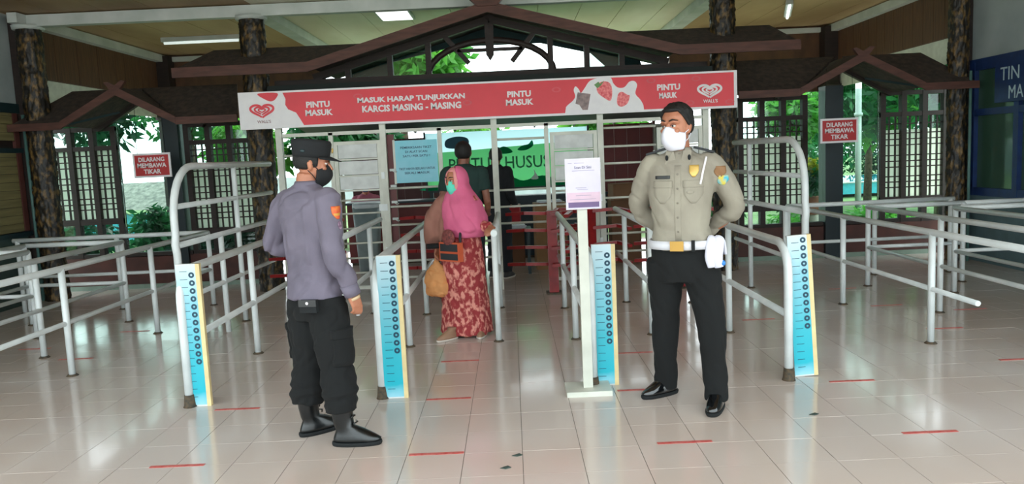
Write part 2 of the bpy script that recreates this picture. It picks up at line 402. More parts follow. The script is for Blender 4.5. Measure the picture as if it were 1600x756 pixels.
# ------------------------------------------------------------------ small gabled canopies over the windows
def side_canopy(xa, xg0, xap, xg1, xb, label, hipL, hipR):
    e = empty('shingle_canopy', (xap, 9.74, 2.2), 0, label, 'canopy')
    def W(mb): mb.v = [v-Vector((xap, 9.74, 2.2)) for v in mb.v]; return mb
    th = .035; Y0, Y1 = 9.74, 10.45; zb, zt = 2.27, 2.72; zA = 2.68
    for (a, b, ha, hb) in ((xa, xg0, hipL, 0), (xg1, xb, 0, hipR)):
        put('roof_slope', W(MB().add([(a, Y0, zb-.02), (b, Y0, zb-.02), (b-hb+(0 if hb else (.72 if a < xap and b < xap else 0)), Y1, zt), (a+ha-(0 if ha else (.72 if a > xap else 0)), Y1, zt),
                                      (a, Y0, zb-.02-th), (b, Y0, zb-.02-th), (b-hb+(0 if hb else (.72 if b < xap else 0)), Y1, zt-th), (a+ha-(0 if ha else (.72 if a > xap else 0)), Y1, zt-th)],
                                     [(0,1,2,3),(7,6,5,4),(0,4,5,1),(1,5,6,2),(2,6,7,3),(3,7,4,0)])), M_shingle, e)
        put('fascia', W(MB().box(a, b, Y0-.03, Y0, zb-.09, zb+.0)), M_woodred, e)
    for (x, s_) in ((xg0, 1), (xg1, -1)):
        put('gable_fascia', W(MB().prism([(x, 2.19), (x, 2.28), (xap, zA), (xap, zA-.11)], Y0-.035, Y0)), M_woodred, e)
        put('gable_slope', W(MB().add([(x, Y0, 2.26), (xap, Y0, zA), (xap, Y1+.15, zA), (x, Y1+.15, 2.26), (x, Y0, 2.22), (xap, Y0, zA-.04), (xap, Y1+.15, zA-.04), (x, Y1+.15, 2.22)],
                                       [(0,1,2,3),(7,6,5,4),(0,4,5,1),(1,5,6,2),(2,6,7,3),(3,7,4,0)])), M_shingle, e)
        put('rafter', W(MB().bar((x, YW-.1, 2.2), (xap, YW-.1, 2.62), .05, .07, (0, 1, 0))), M_wood, e)
        put('rafter', W(MB().bar((xap+(x-xap)*.5, YW-.2, 2.42), (xap+(x-xap)*.95, Y0+.03, 2.24), .03, .03)), M_teal, e)
    put('finial', W(MB().prism([(xap-.07, zA-.03), (xap-.13, zA+.05), (xap-.09, zA+.06), (xap, zA+.01), (xap+.09, zA+.07), (xap+.14, zA+.06), (xap+.07, zA-.03)], Y0-.03, Y0+.03)), M_woodred, e)
    return e
side_canopy(-6.24, -5.58, -4.86, -4.14, -3.37, 'small gabled shingle canopy above the left-hand windows', .45, .22)
side_canopy(2.87, 3.64, 4.42, 5.19, 5.86, 'small gabled shingle canopy above the right-hand windows', .1, .35)

# ------------------------------------------------------------------ the large gable over the gate
g = empty('gable_roof', (-.2, 9.6, 2.74), 0, 'large brown gabled shingle roof spanning the entrance above the banner', 'roof')
def G(mb): mb.v = [v-Vector((-.2, 9.6, 2.74)) for v in mb.v]; return mb
ZA = 3.47
for (a, b, hl, hr) in ((-4.07, -2.42, .33, 0), (2.13, 3.59, 0, .2)):
    if a < 0: top = [(a+hl, 10.12), (b+1.0, 10.12)]
    else: top = [(a-1.0, 10.12), (b-hr, 10.12)]
    zt = 3.12
    put('roof_slope', G(MB().add([(a, 9.6, 2.83), (b, 9.6, 2.83), (top[1][0], 10.12, zt), (top[0][0], 10.12, zt), (a, 9.6, 2.79), (b, 9.6, 2.79), (top[1][0], 10.12, zt-.04), (top[0][0], 10.12, zt-.04)],
                                 [(0,1,2,3),(7,6,5,4),(0,4,5,1),(1,5,6,2),(2,6,7,3),(3,7,4,0)])), M_shingle, g)
    put('fascia', G(MB().box(a, b, 9.56, 9.6, 2.73, 2.85)), M_woodred, g)
for x in (-2.42, 2.13):
    put('gable_fascia', G(MB().prism([(x, 2.73), (x, 2.85), (-.2, ZA), (-.2, ZA-.13)], 9.555, 9.6)), M_woodred, g)
    put('gable_slope', G(MB().add([(x, 9.6, 2.84), (-.2, 9.6, ZA-.01), (-.2, 11.2, ZA-.01), (x, 11.2, 2.84), (x, 9.6, 2.80), (-.2, 9.6, ZA-.05), (-.2, 11.2, ZA-.05), (x, 11.2, 2.80)],
                                   [(0,1,2,3),(7,6,5,4),(0,4,5,1),(1,5,6,2),(2,6,7,3),(3,7,4,0)])), M_shingle, g)
put('finial', G(MB().prism([(-.32, ZA-.06), (-.44, ZA+.06), (-.36, ZA+.09), (-.2, ZA+.02), (-.04, ZA+.09), (.04, ZA+.06), (-.08, ZA-.06)], 9.53, 9.62)), M_woodred, g)
tr = empty('roof_truss', (-.2, 10.2, 2.62), 0, 'dark timber truss with a curved arch filling the gable above the banner', 'truss')
def T(mb): mb.v = [v-Vector((-.2, 10.2, 2.62)) for v in mb.v]; return mb
put('tie_beam', T(MB().box(-3.0, 2.6, 10.14, 10.26, 2.6, 2.7)), M_wood, tr)
def zr(x): return 2.8+(ZA-.1-2.8)*(1-abs(x+.2)/2.35)
for x in (-2.05, -1.5, -1.0, .58, 1.05, 1.5):
    put('strut', T(MB().box(x-.035, x+.035, 10.16, 10.24, 2.68, zr(x))), M_wood, tr)
put('king_post', T(MB().prism([(-.26, 3.42), (-.14, 3.42), (-.15, 2.92), (-.2, 2.84), (-.25, 2.92)], 10.16, 10.24)), M_wood, tr)
ar = [(-.2+.82*math.cos(R(a)), 10.2, 2.66+.44*math.sin(R(a))) for a in range(0, 181, 12)]
put('arch', T(MB().tube(ar, .045, 6)), M_wood, tr)
put('collar', T(MB().box(-.62, .22, 10.17, 10.23, 2.96, 3.0)), M_wood, tr)
for s_ in (-1, 1):
    put('brace', T(MB().bar((-.2+s_*.62, 10.2, 3.22), (-.2+s_*.28, 10.2, 2.82), .06, .06, (0, 1, 0))), M_wood, tr)
    put('rafter', T(MB().bar((-.2, 10.2, 3.36), (-.2+s_*2.3, 10.2, 2.72), .09, .09, (0, 1, 0))), M_wood, tr)
for a, b, c in ((-2.0, -1.53, 2.9), (-1.47, -1.03, 3.0), (1.08, 1.47, 3.0)): put('pane', T(MB().box(a, b, 10.2, 10.205, 2.7, c)), M_glass, tr)
gi = tag(put('gable_infill', MB().prism([(-2.2, 2.72), (-1.72, 2.72), (-1.6, 3.0), (-.75, 3.17), (.5, 3.17), (1.2, 3.0), (1.5, 2.72), (1.95, 2.72), (1.9, 2.86), (-.2, 3.42), (-2.2, 2.86)], 11.14, 11.18), mat('teal_infill_board', S(26, 66, 70), .6), None, (-.2, 11.2, 2.72)), 'dark teal board closing the top of the gable behind the arch', 'board')
lint = tag(put('lintel', MB().box(-3.3, 2.85, 9.95, 10.12, 2.42, 2.62), mat('dark_green_lintel', S(22, 34, 30), .7), None, (-.2, 10, 2.42)), 'dark green timber lintel just behind the top of the banner', 'beam')
for x, lb in ((-6.0, 'dark corner post at the far left back corner under the ceiling'), (5.68, 'dark corner post at the far right back corner under the ceiling')):
    e_ = empty('corner_post', (x, 13.8, 0), 0, lb, 'post'); put('shaft', MB().box(-.13, .13, -.12, .12, 0, 3.6), M_wood, e_); put('collar', MB().box(-.16, .16, -.15, .15, 2.5, 2.6), M_wood, e_)
# covered passage behind the gate
struct('passage_roof', MB().add([(-3.0, 9.35, 2.34), (2.6, 9.35, 2.34), (2.6, 11.7, 2.06), (-3.0, 11.7, 2.06), (-3.0, 9.35, 2.40), (2.6, 9.35, 2.40), (2.6, 11.7, 2.11), (-3.0, 11.7, 2.11)], [(0,1,2,3),(7,6,5,4),(0,4,5,1),(1,5,6,2),(2,6,7,3),(3,7,4,0)]), mat('dark_teal_soffit', S(30, 52, 54), .6))
rf = empty('passage_rafters', (0, 11.75, 2.08), 0, 'row of thin timber rafters at the far edge of the covered passage', 'rafter')
for i in range(9):
    x = -2.7+i*.62
    put('rafter', MB().bar((x, -.3, .05), (x, .45, -.04), .03, .035), M_wood, rf)
put('edge_beam', MB().box(-2.95, 2.5, -.02, .02, -.04, .0), M_wood, rf)

# ------------------------------------------------------------------ lamps
def tube_lamp(loc, rz, label, strength):
    e = empty('ceiling_light', loc, rz, label, 'lamp')
    put('housing', MB().box(-.6, .6, -.05, .05, -.03, .035), M_beam, e)
    put('diffuser', MB().rings([(0, 0, 0, 1, 1)], 4) if False else MB().tube([(-.57, 0, -.045), (.57, 0, -.045)], .022), emis('lamp_'+str(strength), (.9, 1, .97, 1), strength), e)
tube_lamp((-4.65, 12.1, 3.6), 0, 'long fluorescent batten on the ceiling behind the left middle column', .5)
tube_lamp((4.26, 11.85, 3.6), R(72), 'short-looking fluorescent batten on the ceiling at the right', 1.2)
e = empty('ceiling_light', (-1.50, 10.65, 3.62), 0, 'square white light panel in the ceiling left of the gable peak', 'lamp')
put('frame', MB().box(-.24, .24, -.62, .62, -.03, .01), M_beam, e)
put('diffuser', MB().box(-.21, .21, -.58, .58, -.036, -.03), emis('panel_glow', (.95, 1, .98, 1), 1.2), e)

# ================================================================== FENCES AND GATES
def fence(name, label, cat, org, posts, rails, group=None, m=None, foot=True, rp=.026):
    """posts: (x,y,ztop); rails: (part name, [points], radius)"""
    m = m or M_rail; o3 = Vector(org)
    e = empty(name, org, 0, label, cat, group)
    for (x, y, zt) in posts:
        p = put('post', MB().tube([(x-o3.x, y-o3.y, 0), (x-o3.x, y-o3.y, zt)], rp, 12), m, e)
        if foot: put('foot_plate', MB().rings([(x-o3.x, y-o3.y, .0, rp+.022, rp+.022), (x-o3.x, y-o3.y, .014, rp+.008, rp+.008)], 12), M_foot, p)
    for (nm, pts, r) in rails:
        put(nm, MB().tube([(a-o3.x, b-o3.y, c) for a, b, c in pts], r, 12), m, e)
    return e
def bend(x, y0, r, z, n=7):
    """front end of a rail: comes down from height z at y0 to the floor"""
    return [(x, y0+r-r*math.sin(R(90*k/n)), z-r+r*math.cos(R(90*k/n))) for k in range(n+1)] + [(x, y0, .0)]
def lane_fence(x, label, yb):
    pts = [(x, yb, .93)] + [(a, b, c) for a, b, c in bend(x, 5.12, .2, .93)]
    e = fence('lane_rail', label, 'railing', (x, 5.12, 0), [(x, 6.55, .93), (x, 7.92, .93)], [('top_rail', pts, .029), ('mid_rail', [(x, yb, .45), (x, 5.14, .45)], .024)], 'lane rails between the turnstiles')
    put('foot_block', MB().rings([(0, 0, 0, .046, .046), (0, 0, .015, .04, .04), (0, 0, .085, .033, .033)], 12), M_foot, e)
    return e
lane_fence(-2.26, 'white tubular lane rail behind the leftmost height chart', 8.7)
lane_fence(-.94, 'white tubular lane rail behind the height chart right of the grey-shirted officer', 8.7)
lane_fence(.50, 'white tubular lane rail behind the height chart beside the notice stand', 8.7)
lane_fence(1.83, 'white tubular lane rail behind the rightmost height chart', 8.7)
for x, lb in ((-1.52, 'short white lane divider just behind the grey-shirted officer'), (-.17, 'short white lane divider under the hand of the woman in the pink headscarf'), (1.17, 'short white lane divider just behind the tan-shirted officer')):
    fence('lane_divider', lb, 'railing', (x, 6.6, 0), [(x, 6.6, .95), (x, 8.1, .95)], [('top_rail', [(x, 8.8, .95), (x, 6.57, .95)], .029), ('mid_rail', [(x, 8.8, .45), (x, 6.6, .45)], .024)], 'short lane dividers')
def arch_fence(x, yf, label, yt):
    z = 1.64
    arc = [(x, yf+.45-.45*math.sin(R(90*k/8)), z-.45+.45*math.cos(R(90*k/8))) for k in range(9)]
    pts = [(x, 9.2, z)] + arc + [(x, yf, 1.06), (x, yf-.02, .98), (x, yf, .9), (x, yf, 0)]
    e = fence('arched_fence', label, 'railing', (x, yf, 0), [(x, yt, z)], [('arch_tube', pts, .032), ('upper_rail', [(x, 9.2, 1.3), (x, yf, 1.3)], .024), ('top_rail', [(x, 9.2, .97), (x, yf, .97)], .027), ('mid_rail', [(x, 9.2, .5), (x, yf, .5)], .022)], 'arched side fences')
    put('post', MB().tube([(0, 7.5-yf, 0), (0, 7.5-yf, .97)], .026, 12), M_rail, e)
arch_fence(-2.86, 6.5, 'tall arched white side fence at the left of the turnstiles', 8.0)
arch_fence(2.66, 7.0, 'tall arched white side fence at the right of the turnstiles', 8.62)
# queue fences left and right
def qf(label, org, posts, tops, mids, group):
    fence('queue_fence', label, 'railing', org, [(x, y, .87) for x, y in posts],
          [('top_rail', [(x, y, .87) for x, y in t], .026) for t in tops] + [('mid_rail', [(x, y, .43) for x, y in t], .02) for t in mids], group)
GQ = 'queue fences of the waiting area'
qf('nearest left queue fence, turning left before the windows', (-3.6, 6.1, 0), [(-3.62, 4.6), (-3.61, 6.08), (-3.6, 7.58), (-3.6, 9.05), (-4.68, 9.05), (-5.85, 9.05)],
   [[(-3.63, 3.0), (-3.6, 9.05)], [(-3.6, 9.05), (-5.9, 9.05)]], [[(-3.63, 3.0), (-3.6, 9.05)], [(-3.6, 9.05), (-5.9, 9.05)]], GQ)
qf('second left queue fence, u-shaped, behind the nearest one', (-4.24, 6.8, 0), [(-4.24, 5.3), (-4.24, 6.75), (-4.22, 8.25), (-5.3, 8.3), (-5.3, 6.8)],
   [[(-4.24, 3.5), (-4.22, 8.27)], [(-4.22, 8.27), (-5.3, 8.32)], [(-5.3, 8.32), (-5.3, 3.5)]], [[(-4.24, 3.5), (-4.22, 8.27)], [(-4.22, 8.27), (-5.3, 8.32)], [(-5.3, 8.32), (-5.3, 3.5)]], GQ)
qf('third left queue fence, a short run nearest to the left wall', (-4.85, 6.9, 0), [(-4.82, 7.6), (-5.85, 7.6)],
   [[(-4.82, 4.0), (-4.82, 7.6)], [(-4.82, 7.6), (-5.9, 7.6)]], [[(-4.82, 4.0), (-4.82, 7.6)], [(-4.82, 7.6), (-5.9, 7.6)]], GQ)
qf('nearest right queue fence, turning right before the windows', (3.22, 5.9, 0), [(3.22, 5.9), (3.22, 7.5), (3.22, 9.0), (4.28, 9.1), (5.15, 9.05)],
   [[(3.22, 9.03), (3.22, 2.9)], [(3.22, 9.03), (5.2, 9.07)]], [[(3.22, 9.03), (3.22, 5.3)], [(3.22, 9.03), (5.2, 9.07)]], GQ)
qf('second right queue fence, u-shaped, behind the nearest one', (3.88, 7, 0), [(3.87, 6.95), (3.88, 8.4), (4.92, 8.4)],
   [[(3.88, 8.42), (3.86, 3.5)], [(3.88, 8.42), (4.94, 8.42)], [(4.94, 8.42), (5.75, 8.42)]], [[(3.88, 8.42), (3.86, 3.5)], [(3.88, 8.42), (4.94, 8.42)]], GQ)
qf('third right queue fence, nearest to the blue booth', (4.5, 7.8, 0), [(4.5, 7.82), (5.7, 7.82)],
   [[(4.5, 7.84), (4.5, 3.6)], [(4.5, 7.84), (5.72, 7.84)]], [[(4.5, 7.84), (4.5, 3.6)], [(4.5, 7.84), (5.72, 7.84)]], GQ)

# ------------------------------------------------------------------ height charts
def chart_mat():
    m = bpy.data.materials.new('chart_print'); m.use_nodes = True; nt = m.node_tree; N = nt.nodes; L = nt.links
    b = N['Principled BSDF']; b.inputs['Roughness'].default_value = .35
    tc = N.new('ShaderNodeTexCoord'); sp = N.new('ShaderNodeSeparateXYZ'); L.new(tc.outputs['Object'], sp.inputs[0])
    cr = N.new('ShaderNodeValToRGB'); cr.color_ramp.elements[0].position = 0; cr.color_ramp.elements[0].color = S(150, 206, 222)
    cr.color_ramp.elements[1].position = 1; cr.color_ramp.elements[1].color = S(206, 224, 232)
    for p, c in ((.10, S(30, 186, 206)), (.35, S(60, 190, 208)), (.7, S(140, 206, 222))):
        el = cr.color_ramp.elements.new(p); el.color = tuple(v*.85 for v in c[:3])+(1,)
    n = N.new('ShaderNodeTexNoise'); n.inputs['Scale'].default_value = 6; L.new(tc.outputs['Object'], n.inputs[0])
    ad = N.new('ShaderNodeMath'); ad.operation = 'MULTIPLY_ADD'; ad.inputs[1].default_value = .12; L.new(n.outputs[0], ad.inputs[0])
    sb = N.new('ShaderNodeMath'); sb.operation = 'SUBTRACT'; sb.inputs[1].default_value = .06; L.new(sp.outputs[2], sb.inputs[0]); L.new(sb.outputs[0], ad.inputs[2])
    L.new(ad.outputs[0], cr.inputs[0]); L.new(cr.outputs[0], b.inputs['Base Color']); return m
M_chart = chart_mat(); M_cream = mat('cream_print_strip', S(228, 206, 152), .5); M_num = mat('dark_teal_print', S(14, 66, 88), .5); M_pale = mat('pale_blue_print', S(150, 205, 220), .5)
def chart(x, y, label, shift=0):
    e = empty('height_chart', (x, y, 0), 0, label, 'height chart', 'height charts at the lane ends')
    put('board', MB().box(0, .157, 0, .03, .0, .98), M_rail, e)
    put('print', MB().box(.0, .132, -.002, 0, .01, .975), M_chart, e)
    put('edge_strip', MB().box(.132, .16, -.0025, .03, .0, .98), M_cream, e)
    tk = MB()
    for i in range(17):
        z = .93-i*.054; tk.box(.025, .075, -.003, -.002, z-.0018, z+.0018)
    tag(put('tick_marks', tk, M_num, e), kind='stuff')
    for i in range(12):
        z = .905+shift-i*.054
        d = MB()
        n = 16; ro, ri = .0165, .007
        vs = [((.104+rr*math.cos(2*math.pi*k/n)), yy, z+rr*math.sin(2*math.pi*k/n)) for rr, yy in ((ro*1.2, -.004), (ri, -.004)) for k in range(n)]
        d.add(vs, [(k, (k+1) % n, n+(k+1) % n, n+k) for k in range(n)])
        put('number_disc', d, M_num, e, fixn=False)
    return e
chart(-2.275, 5.12, 'blue height chart board at the left-hand lane end, left of the grey-shirted officer')
chart(-.925, 5.1, 'blue height chart board right beside the grey-shirted officer', .02)
chart(.52, 5.18, 'blue height chart board behind the white notice stand')
chart(1.895, 5.18, 'blue height chart board right of the tan-shirted officer', .04).rotation_euler = (0, R(-3), 0)

# ------------------------------------------------------------------ notice stand
ns = empty('notice_stand', (.455, 5.06, 0), 0, 'white notice stand with a lilac poster on a square post', 'sign')
put('base', MB().box(-.15, .15, -.12, .12, 0, .035), M_railcream, ns)
put('post', MB().box(-.032, .032, -.025, .025, .03, 1.3), M_railcream, ns)
put('board', MB().box(-.105, .125, -.045, -.03, 1.235, 1.565), mat('white_board', S(222, 218, 226), .4), ns)
put('poster', MB().box(-.098, .118, -.048, -.045, 1.242, 1.558), mat('lilac_poster', S(212, 206, 226), .35, c2=S(204, 198, 222)), ns)
put('pink_band', MB().box(-.098, .118, -.049, -.048, 1.282, 1.345), mat('pink_print', S(218, 188, 206), .4), ns)
put('purple_band', MB().box(-.09, .11, -.0495, -.048, 1.248, 1.282), mat('purple_print', S(108, 84, 132), .4), ns)
text('Scan Di Sini', mat('grey_print', S(96, 92, 112), .5), ns, .01, 1.507, .11, .018, y=-.0495, bold=0)
ln = MB()
for z, a, b in ((1.515, -.085, -.06), (1.515, -.045, .02), (1.466, -.06, .085), (1.355, -.04, .03), (1.343, -.03, .04), (1.305, -.04, .06), (1.28, -.08, .09)): ln.box(a, b, -.0497, -.0492, z+.0185, z+.0215)
tag(put('fine_print', ln, mat('light_grey_print', S(160, 152, 176), .5), ns), kind='stuff')

# ------------------------------------------------------------------ turnstiles
def turnstile_proto():
    e = empty('turnstile', (0, 0, 0))
    put('column', MB().box(-.055, .055, -.055, .055, .0, .96), M_red, e)
    put('column_foot', MB().box(-.09, .09, -.09, .09, 0, .02), M_foot, e)
    for z in (.93, .735, .54, .345):
        for a in (168, 285, 50):
            d = Vector((math.cos(R(a)), math.sin(R(a)), 0)); s_ = Vector((-d.y, d.x, 0))
            mb = MB(); p0 = d*.05; p1 = d*.30+s_*.13; p2 = d*.52
            L_ = .48
            mb.bar(Vector((0, 0, z))+p0, Vector((0, 0, z+.02))+p1, .05, .035); mb.bar(Vector((0, 0, z+.02))+p1, Vector((0, 0, z))+p2, .05, .035)
            put('arm', mb, M_red, e)
    return e
tp = turnstile_proto()
spots = [(-2.3, 8.82, 10, 'red turnstile behind the grey-shirted officer'), (-.80, 8.92, 0, 'red turnstile behind the woman in the pink headscarf'),
         (.44, 8.82, 0, 'red turnstile in the open middle lane'), (.88, 8.9, 40, 'red turnstile behind the notice stand'), (1.9, 8.82, 15, 'red turnstile behind the tan-shirted officer')]
for i, (x, y, a, lb) in enumerate(spots):
    o = tp if i == 0 else copy_tree(tp)
    o.location = (x, y, 0); o.rotation_euler = (0, 0, R(a)); tag(o, lb, 'turnstile', 'red turnstiles in the lanes')

# ------------------------------------------------------------------ gate frame and leaves at Y=9.25
YG = 9.25
gf = empty('entrance_gate', (-.2, YG, 0), 0, 'pale steel gate frame with tall posts carrying the banner', 'gate frame')
def GF(mb): mb.v = [v-Vector((-.2, YG, 0)) for v in mb.v]; return mb
for x in (-2.73, -1.5, -.18, 1.08, 2.33):
    put('post', GF(MB().box(x-.035, x+.035, YG-.035, YG+.035, 0, 2.42)), M_railcream, gf)
for x in (-2.12, -.83, .44):
    put('jamb', GF(MB().box(x-.025, x+.025, YG-.02, YG+.02, 0, 1.97)), M_railcream, gf)
put('top_rail', GF(MB().box(-2.73, 2.33, YG-.02, YG+.02, 1.94, 1.98)), M_railcream, gf)
bars = [(-2.73, -2.14, (1.72, 1.3, 1.1, .9, .7, .5)), (-1.48, -.85, (1.28, 1.06, .84, .62, .4, .2)), (-.8, -.2, (1.2, 1.0, .8, .6, .4)), (-.16, .42, (1.80, 1.2, 1.0, .8)), (1.1, 1.74, (1.88, 1.66, 1.46, 1.26, 1.05, .84, .62, .4))]
for a, b, zz in bars:
    for z in zz: put('bar', GF(MB().tube([(a, YG, z), (b, YG, z)], .014, 8)), M_railcream, gf)
def leaf(x0, x1, label):
    e = empty('gate_leaf', (x0, YG-.01, 0), 0, label, 'gate', 'gate leaves with pale panels')
    w_ = x1-x0
    for a in (0, w_-.045): put('stile', MB().box(a, a+.045, -.02, .02, .08, 1.86), M_railcream, e)
    for z in (.08, 1.82): put('rail', MB().box(.045, w_-.045, -.02, .02, z, z+.04), M_railcream, e)
    for z0 in (1.66, 1.465, 1.29):
        hh = .16 if z0 > 1.3 else .155
        put('panel', MB().box(.05, w_-.05, -.006, .006, z0, z0+hh), mat('pale_grey_panel', S(212, 216, 214), .5), e)
        put('rail', MB().box(.045, w_-.045, -.015, .015, z0-.025, z0-.005), M_railcream, e)
    for z in (1.16, 1.0, .82, .64, .46, .28): put('bar', MB().tube([(.045, 0, z), (w_-.045, 0, z)], .012, 8), M_railcream, e)
    for z in (.5, 1.4): put('hinge', MB().box(w_-.01, w_+.03, -.04, -.01, z, z+.08), M_rail, e)
    put('latch', MB().box(w_-.06, w_+.04, -.035, -.015, 1.02, 1.1), M_rail, e)
leaf(-2.09, -1.53, 'gate leaf with three pale panels left of the turquoise notice')
leaf(.48, 1.04, 'gate leaf with three pale panels behind the notice stand')
leaf(1.75, 2.29, 'gate leaf with three pale panels behind the tan-shirted officer\'s head')
# small clips on the post by the turquoise notice
cl = empty('metal_clip', (-1.40, YG-.06, 1.5))
put('plate', MB().box(-.035, .035, -.006, .006, -.014, .014), M_beam, cl); put('hook', MB().tube([(0, 0, -.01), (.03, 0, -.03), (.05, 0, -.02)], .006, 6), M_beam, cl)
for i, z in enumerate((1.50, 1.31, 1.12, .92)):
    o = cl if i == 0 else copy_tree(cl); o.location = (-1.40, YG-.06, z)
    tag(o, ('topmost', 'second from top', 'third from top', 'lowest')[i]+' of the four shiny metal clips beside the turquoise notice', 'clip', 'metal clips on the maroon post')
tag(put('maroon_post', MB().box(-1.46, -1.38, YG+.02, YG+.08, 0, 1.92), mat('maroon_paint', S(96, 30, 30), .5), None, (-1.42, YG+.05, 0)), 'narrow maroon post just left of the turquoise notice', 'post')
tn = empty('notice_board', (-1.11, YG-.04, 1.34), 0, 'turquoise notice about ticket checks hung on the gate', 'sign')
put('board', MB().box(-.25, .25, -.006, .006, 0, .5), mat('turquoise_print', S(96, 190, 206), .4, c2=S(136, 200, 218), scale=2.2), tn)
put('edge_strip', MB().box(-.275, -.25, -.008, .008, -.01, .51), M_railcream, tn)
Md = mat('navy_print', S(28, 62, 96), .5)
for s_, z, w_ in (('PEMERIKSAAN TIKET', .415, .37), ('DI ALAT SCAN', .365, .26), ('SATU PER SATU !', .315, .32), ('TIKET HANYA BERLAKU UNTUK', .165, .43), ('SEKALI MASUK', .115, .3)):
    text(s_, Md, tn, 0, z, w_, .027, y=-.008, bold=.01)

# ------------------------------------------------------------------ BANNER
BX0, BX1, BZ0, BZ1, YB = -3.14, 2.68, 2.045, 2.475, 9.13
BW, BH = BX1-BX0, BZ1-BZ0
bn = empty('banner', (BX0, YB, BZ0), 0, 'long red and white entrance banner with white lettering across the gate', 'banner')
Mw = mat('white_banner_print', S(232, 230, 232), .45, c2=S(224, 222, 226)); Mr = mat('red_banner_print', S(222, 30, 50), .4, c2=S(208, 24, 44), scale=2)
Mr2 = mat('faint_red_print', S(216, 60, 72), .4); Ml = mat('white_lettering', S(236, 232, 234), .5)
put('board', MB().box(0, BW, 0, .05, 0, BH), Mw, bn)
def pxz(u, v):
    """banner picture coordinates: u 0..1, v 0 top .. 1 bottom"""
    return (u*BW, (1-v)*BH)
def flat(name, pts, m, y, parent=bn, uv=True):
    P = [pxz(*p) for p in pts] if uv else pts
    from mathutils.geometry import tessellate_polygon
    tris = tessellate_polygon([[Vector((x, z, 0)) for x, z in P]])
    me = bpy.data.meshes.new(name); me.from_pydata([(x, y, z) for x, z in P], [], [tuple(t) for t in tris]); me.update(); me.materials.append(m)
    o = bpy.data.objects.new(name, me); col.objects.link(o); o.parent = parent; return o
def smooth(pts, n=6, closed=True):
    out = []; k = len(pts)
    for i in range(k):
        p0, p1, p2, p3 = pts[(i-1) % k], pts[i], pts[(i+1) % k], pts[(i+2) % k]
        for j in range(n):
            t = j/n
            out.append(tuple(.5*((2*p1[d])+(-p0[d]+p2[d])*t+(2*p0[d]-5*p1[d]+4*p2[d]-p3[d])*t*t+(-p0[d]+3*p1[d]-3*p2[d]+p3[d])*t**3) for d in (0, 1)))
    return out
ub = lambda x: (x-373)/779.0
# red field between the two milk splashes
redL = [(ub(443), .05)] + [(ub(447), .22), (ub(446), .38), (ub(450), .50), (ub(462), .60), (ub(468), .78), (ub(473), .94)]
flat('red_field', redL + [(.9935, .94), (.9935, .05)], Mr, -.0015)
flat('red_drip', smooth([(ub(404), .05), (ub(434), .05), (ub(432), .2), (ub(424), .27), (ub(414), .2)], 4), Mr, -.0015)
def off(v, u): return v
spl = [(882, .97), (884, .78), (895, .62), (899, .50), (897, .34), (900, .24), (905, .32), (908, .42), (914, .30), (922, .12), (934, .05), (954, .04), (959, .20), (966, .32), (976, .32), (984, .18), (992, .17), (996, .28), (993, .5), (1000, .66), (1005, .82), (1006, .97)]
flat('milk_splash', [(ub(x), min(v, .97)) for x, v in [spl[0]] + [p for i in range(1, len(spl)-2) for p in smooth(spl, 4)[i*4:(i+1)*4]] + spl[-2:]], Mw, -.003)
Mchoc = mat('chocolate_print', S(112, 96, 98), .5, c2=S(150, 130, 128), scale=20); Mst = mat('strawberry_print', S(206, 44, 58), .4, c2=S(238, 130, 130), scale=40)
flat('chocolate_print', [(ub(x), v) for x, v in ((903, .40), (923, .46), (918, .88), (910, .88), (905, .74), (899, .70))], Mchoc, -.0045)
flat('strawberry_print', [(ub(x), v) for x, v in smooth([(934, .22), (944, .14), (954, .2), (957, .42), (954, .66), (944, .58), (934, .42)], 4)], Mst, -.0045)
flat('strawberry_leaf', [(ub(x), v) for x, v in ((929, .22), (936, .14), (938, .2), (945, .12), (940, .24), (934, .32))], mat('leaf_print', S(96, 140, 80), .5), -.005)
flat('raspberry_print', [(ub(x), v) for x, v in smooth([(966, .5), (972, .44), (980, .52), (984, .56), (980, .76), (970, .84), (964, .74)], 4)], Mst, -.0045)
def bt(s_, x, y, wpx, hpx, mid=None, b=.04):
    """x,y picture pixel of the text centre"""
    u = (x-373)/779.0; top = 143-35*(x-373)/779.0; v = (y-top)/57.0
    px, pz = pxz(u, v); text(s_, Ml, bn, px, pz, wpx/779*BW, hpx/57*BH, y=-.004, bold=b)
bt('PINTU', 497, 160.5, 37, 9.5); bt('MASUK', 498, 173, 43, 9.5)
bt('MASUK HARAP TUNJUKKAN', 643, 152, 168, 10.5); bt('KARCIS MASING - MASING', 643, 164.5, 155, 10.5)
bt('PINTU', 811.5, 144.5, 37, 9.5); bt('MASUK', 812, 157, 43, 9.5)
bt('PINTU', 1045, 134, 36, 9.5); bt('MASUK', 1044, 146.5, 28, 9)
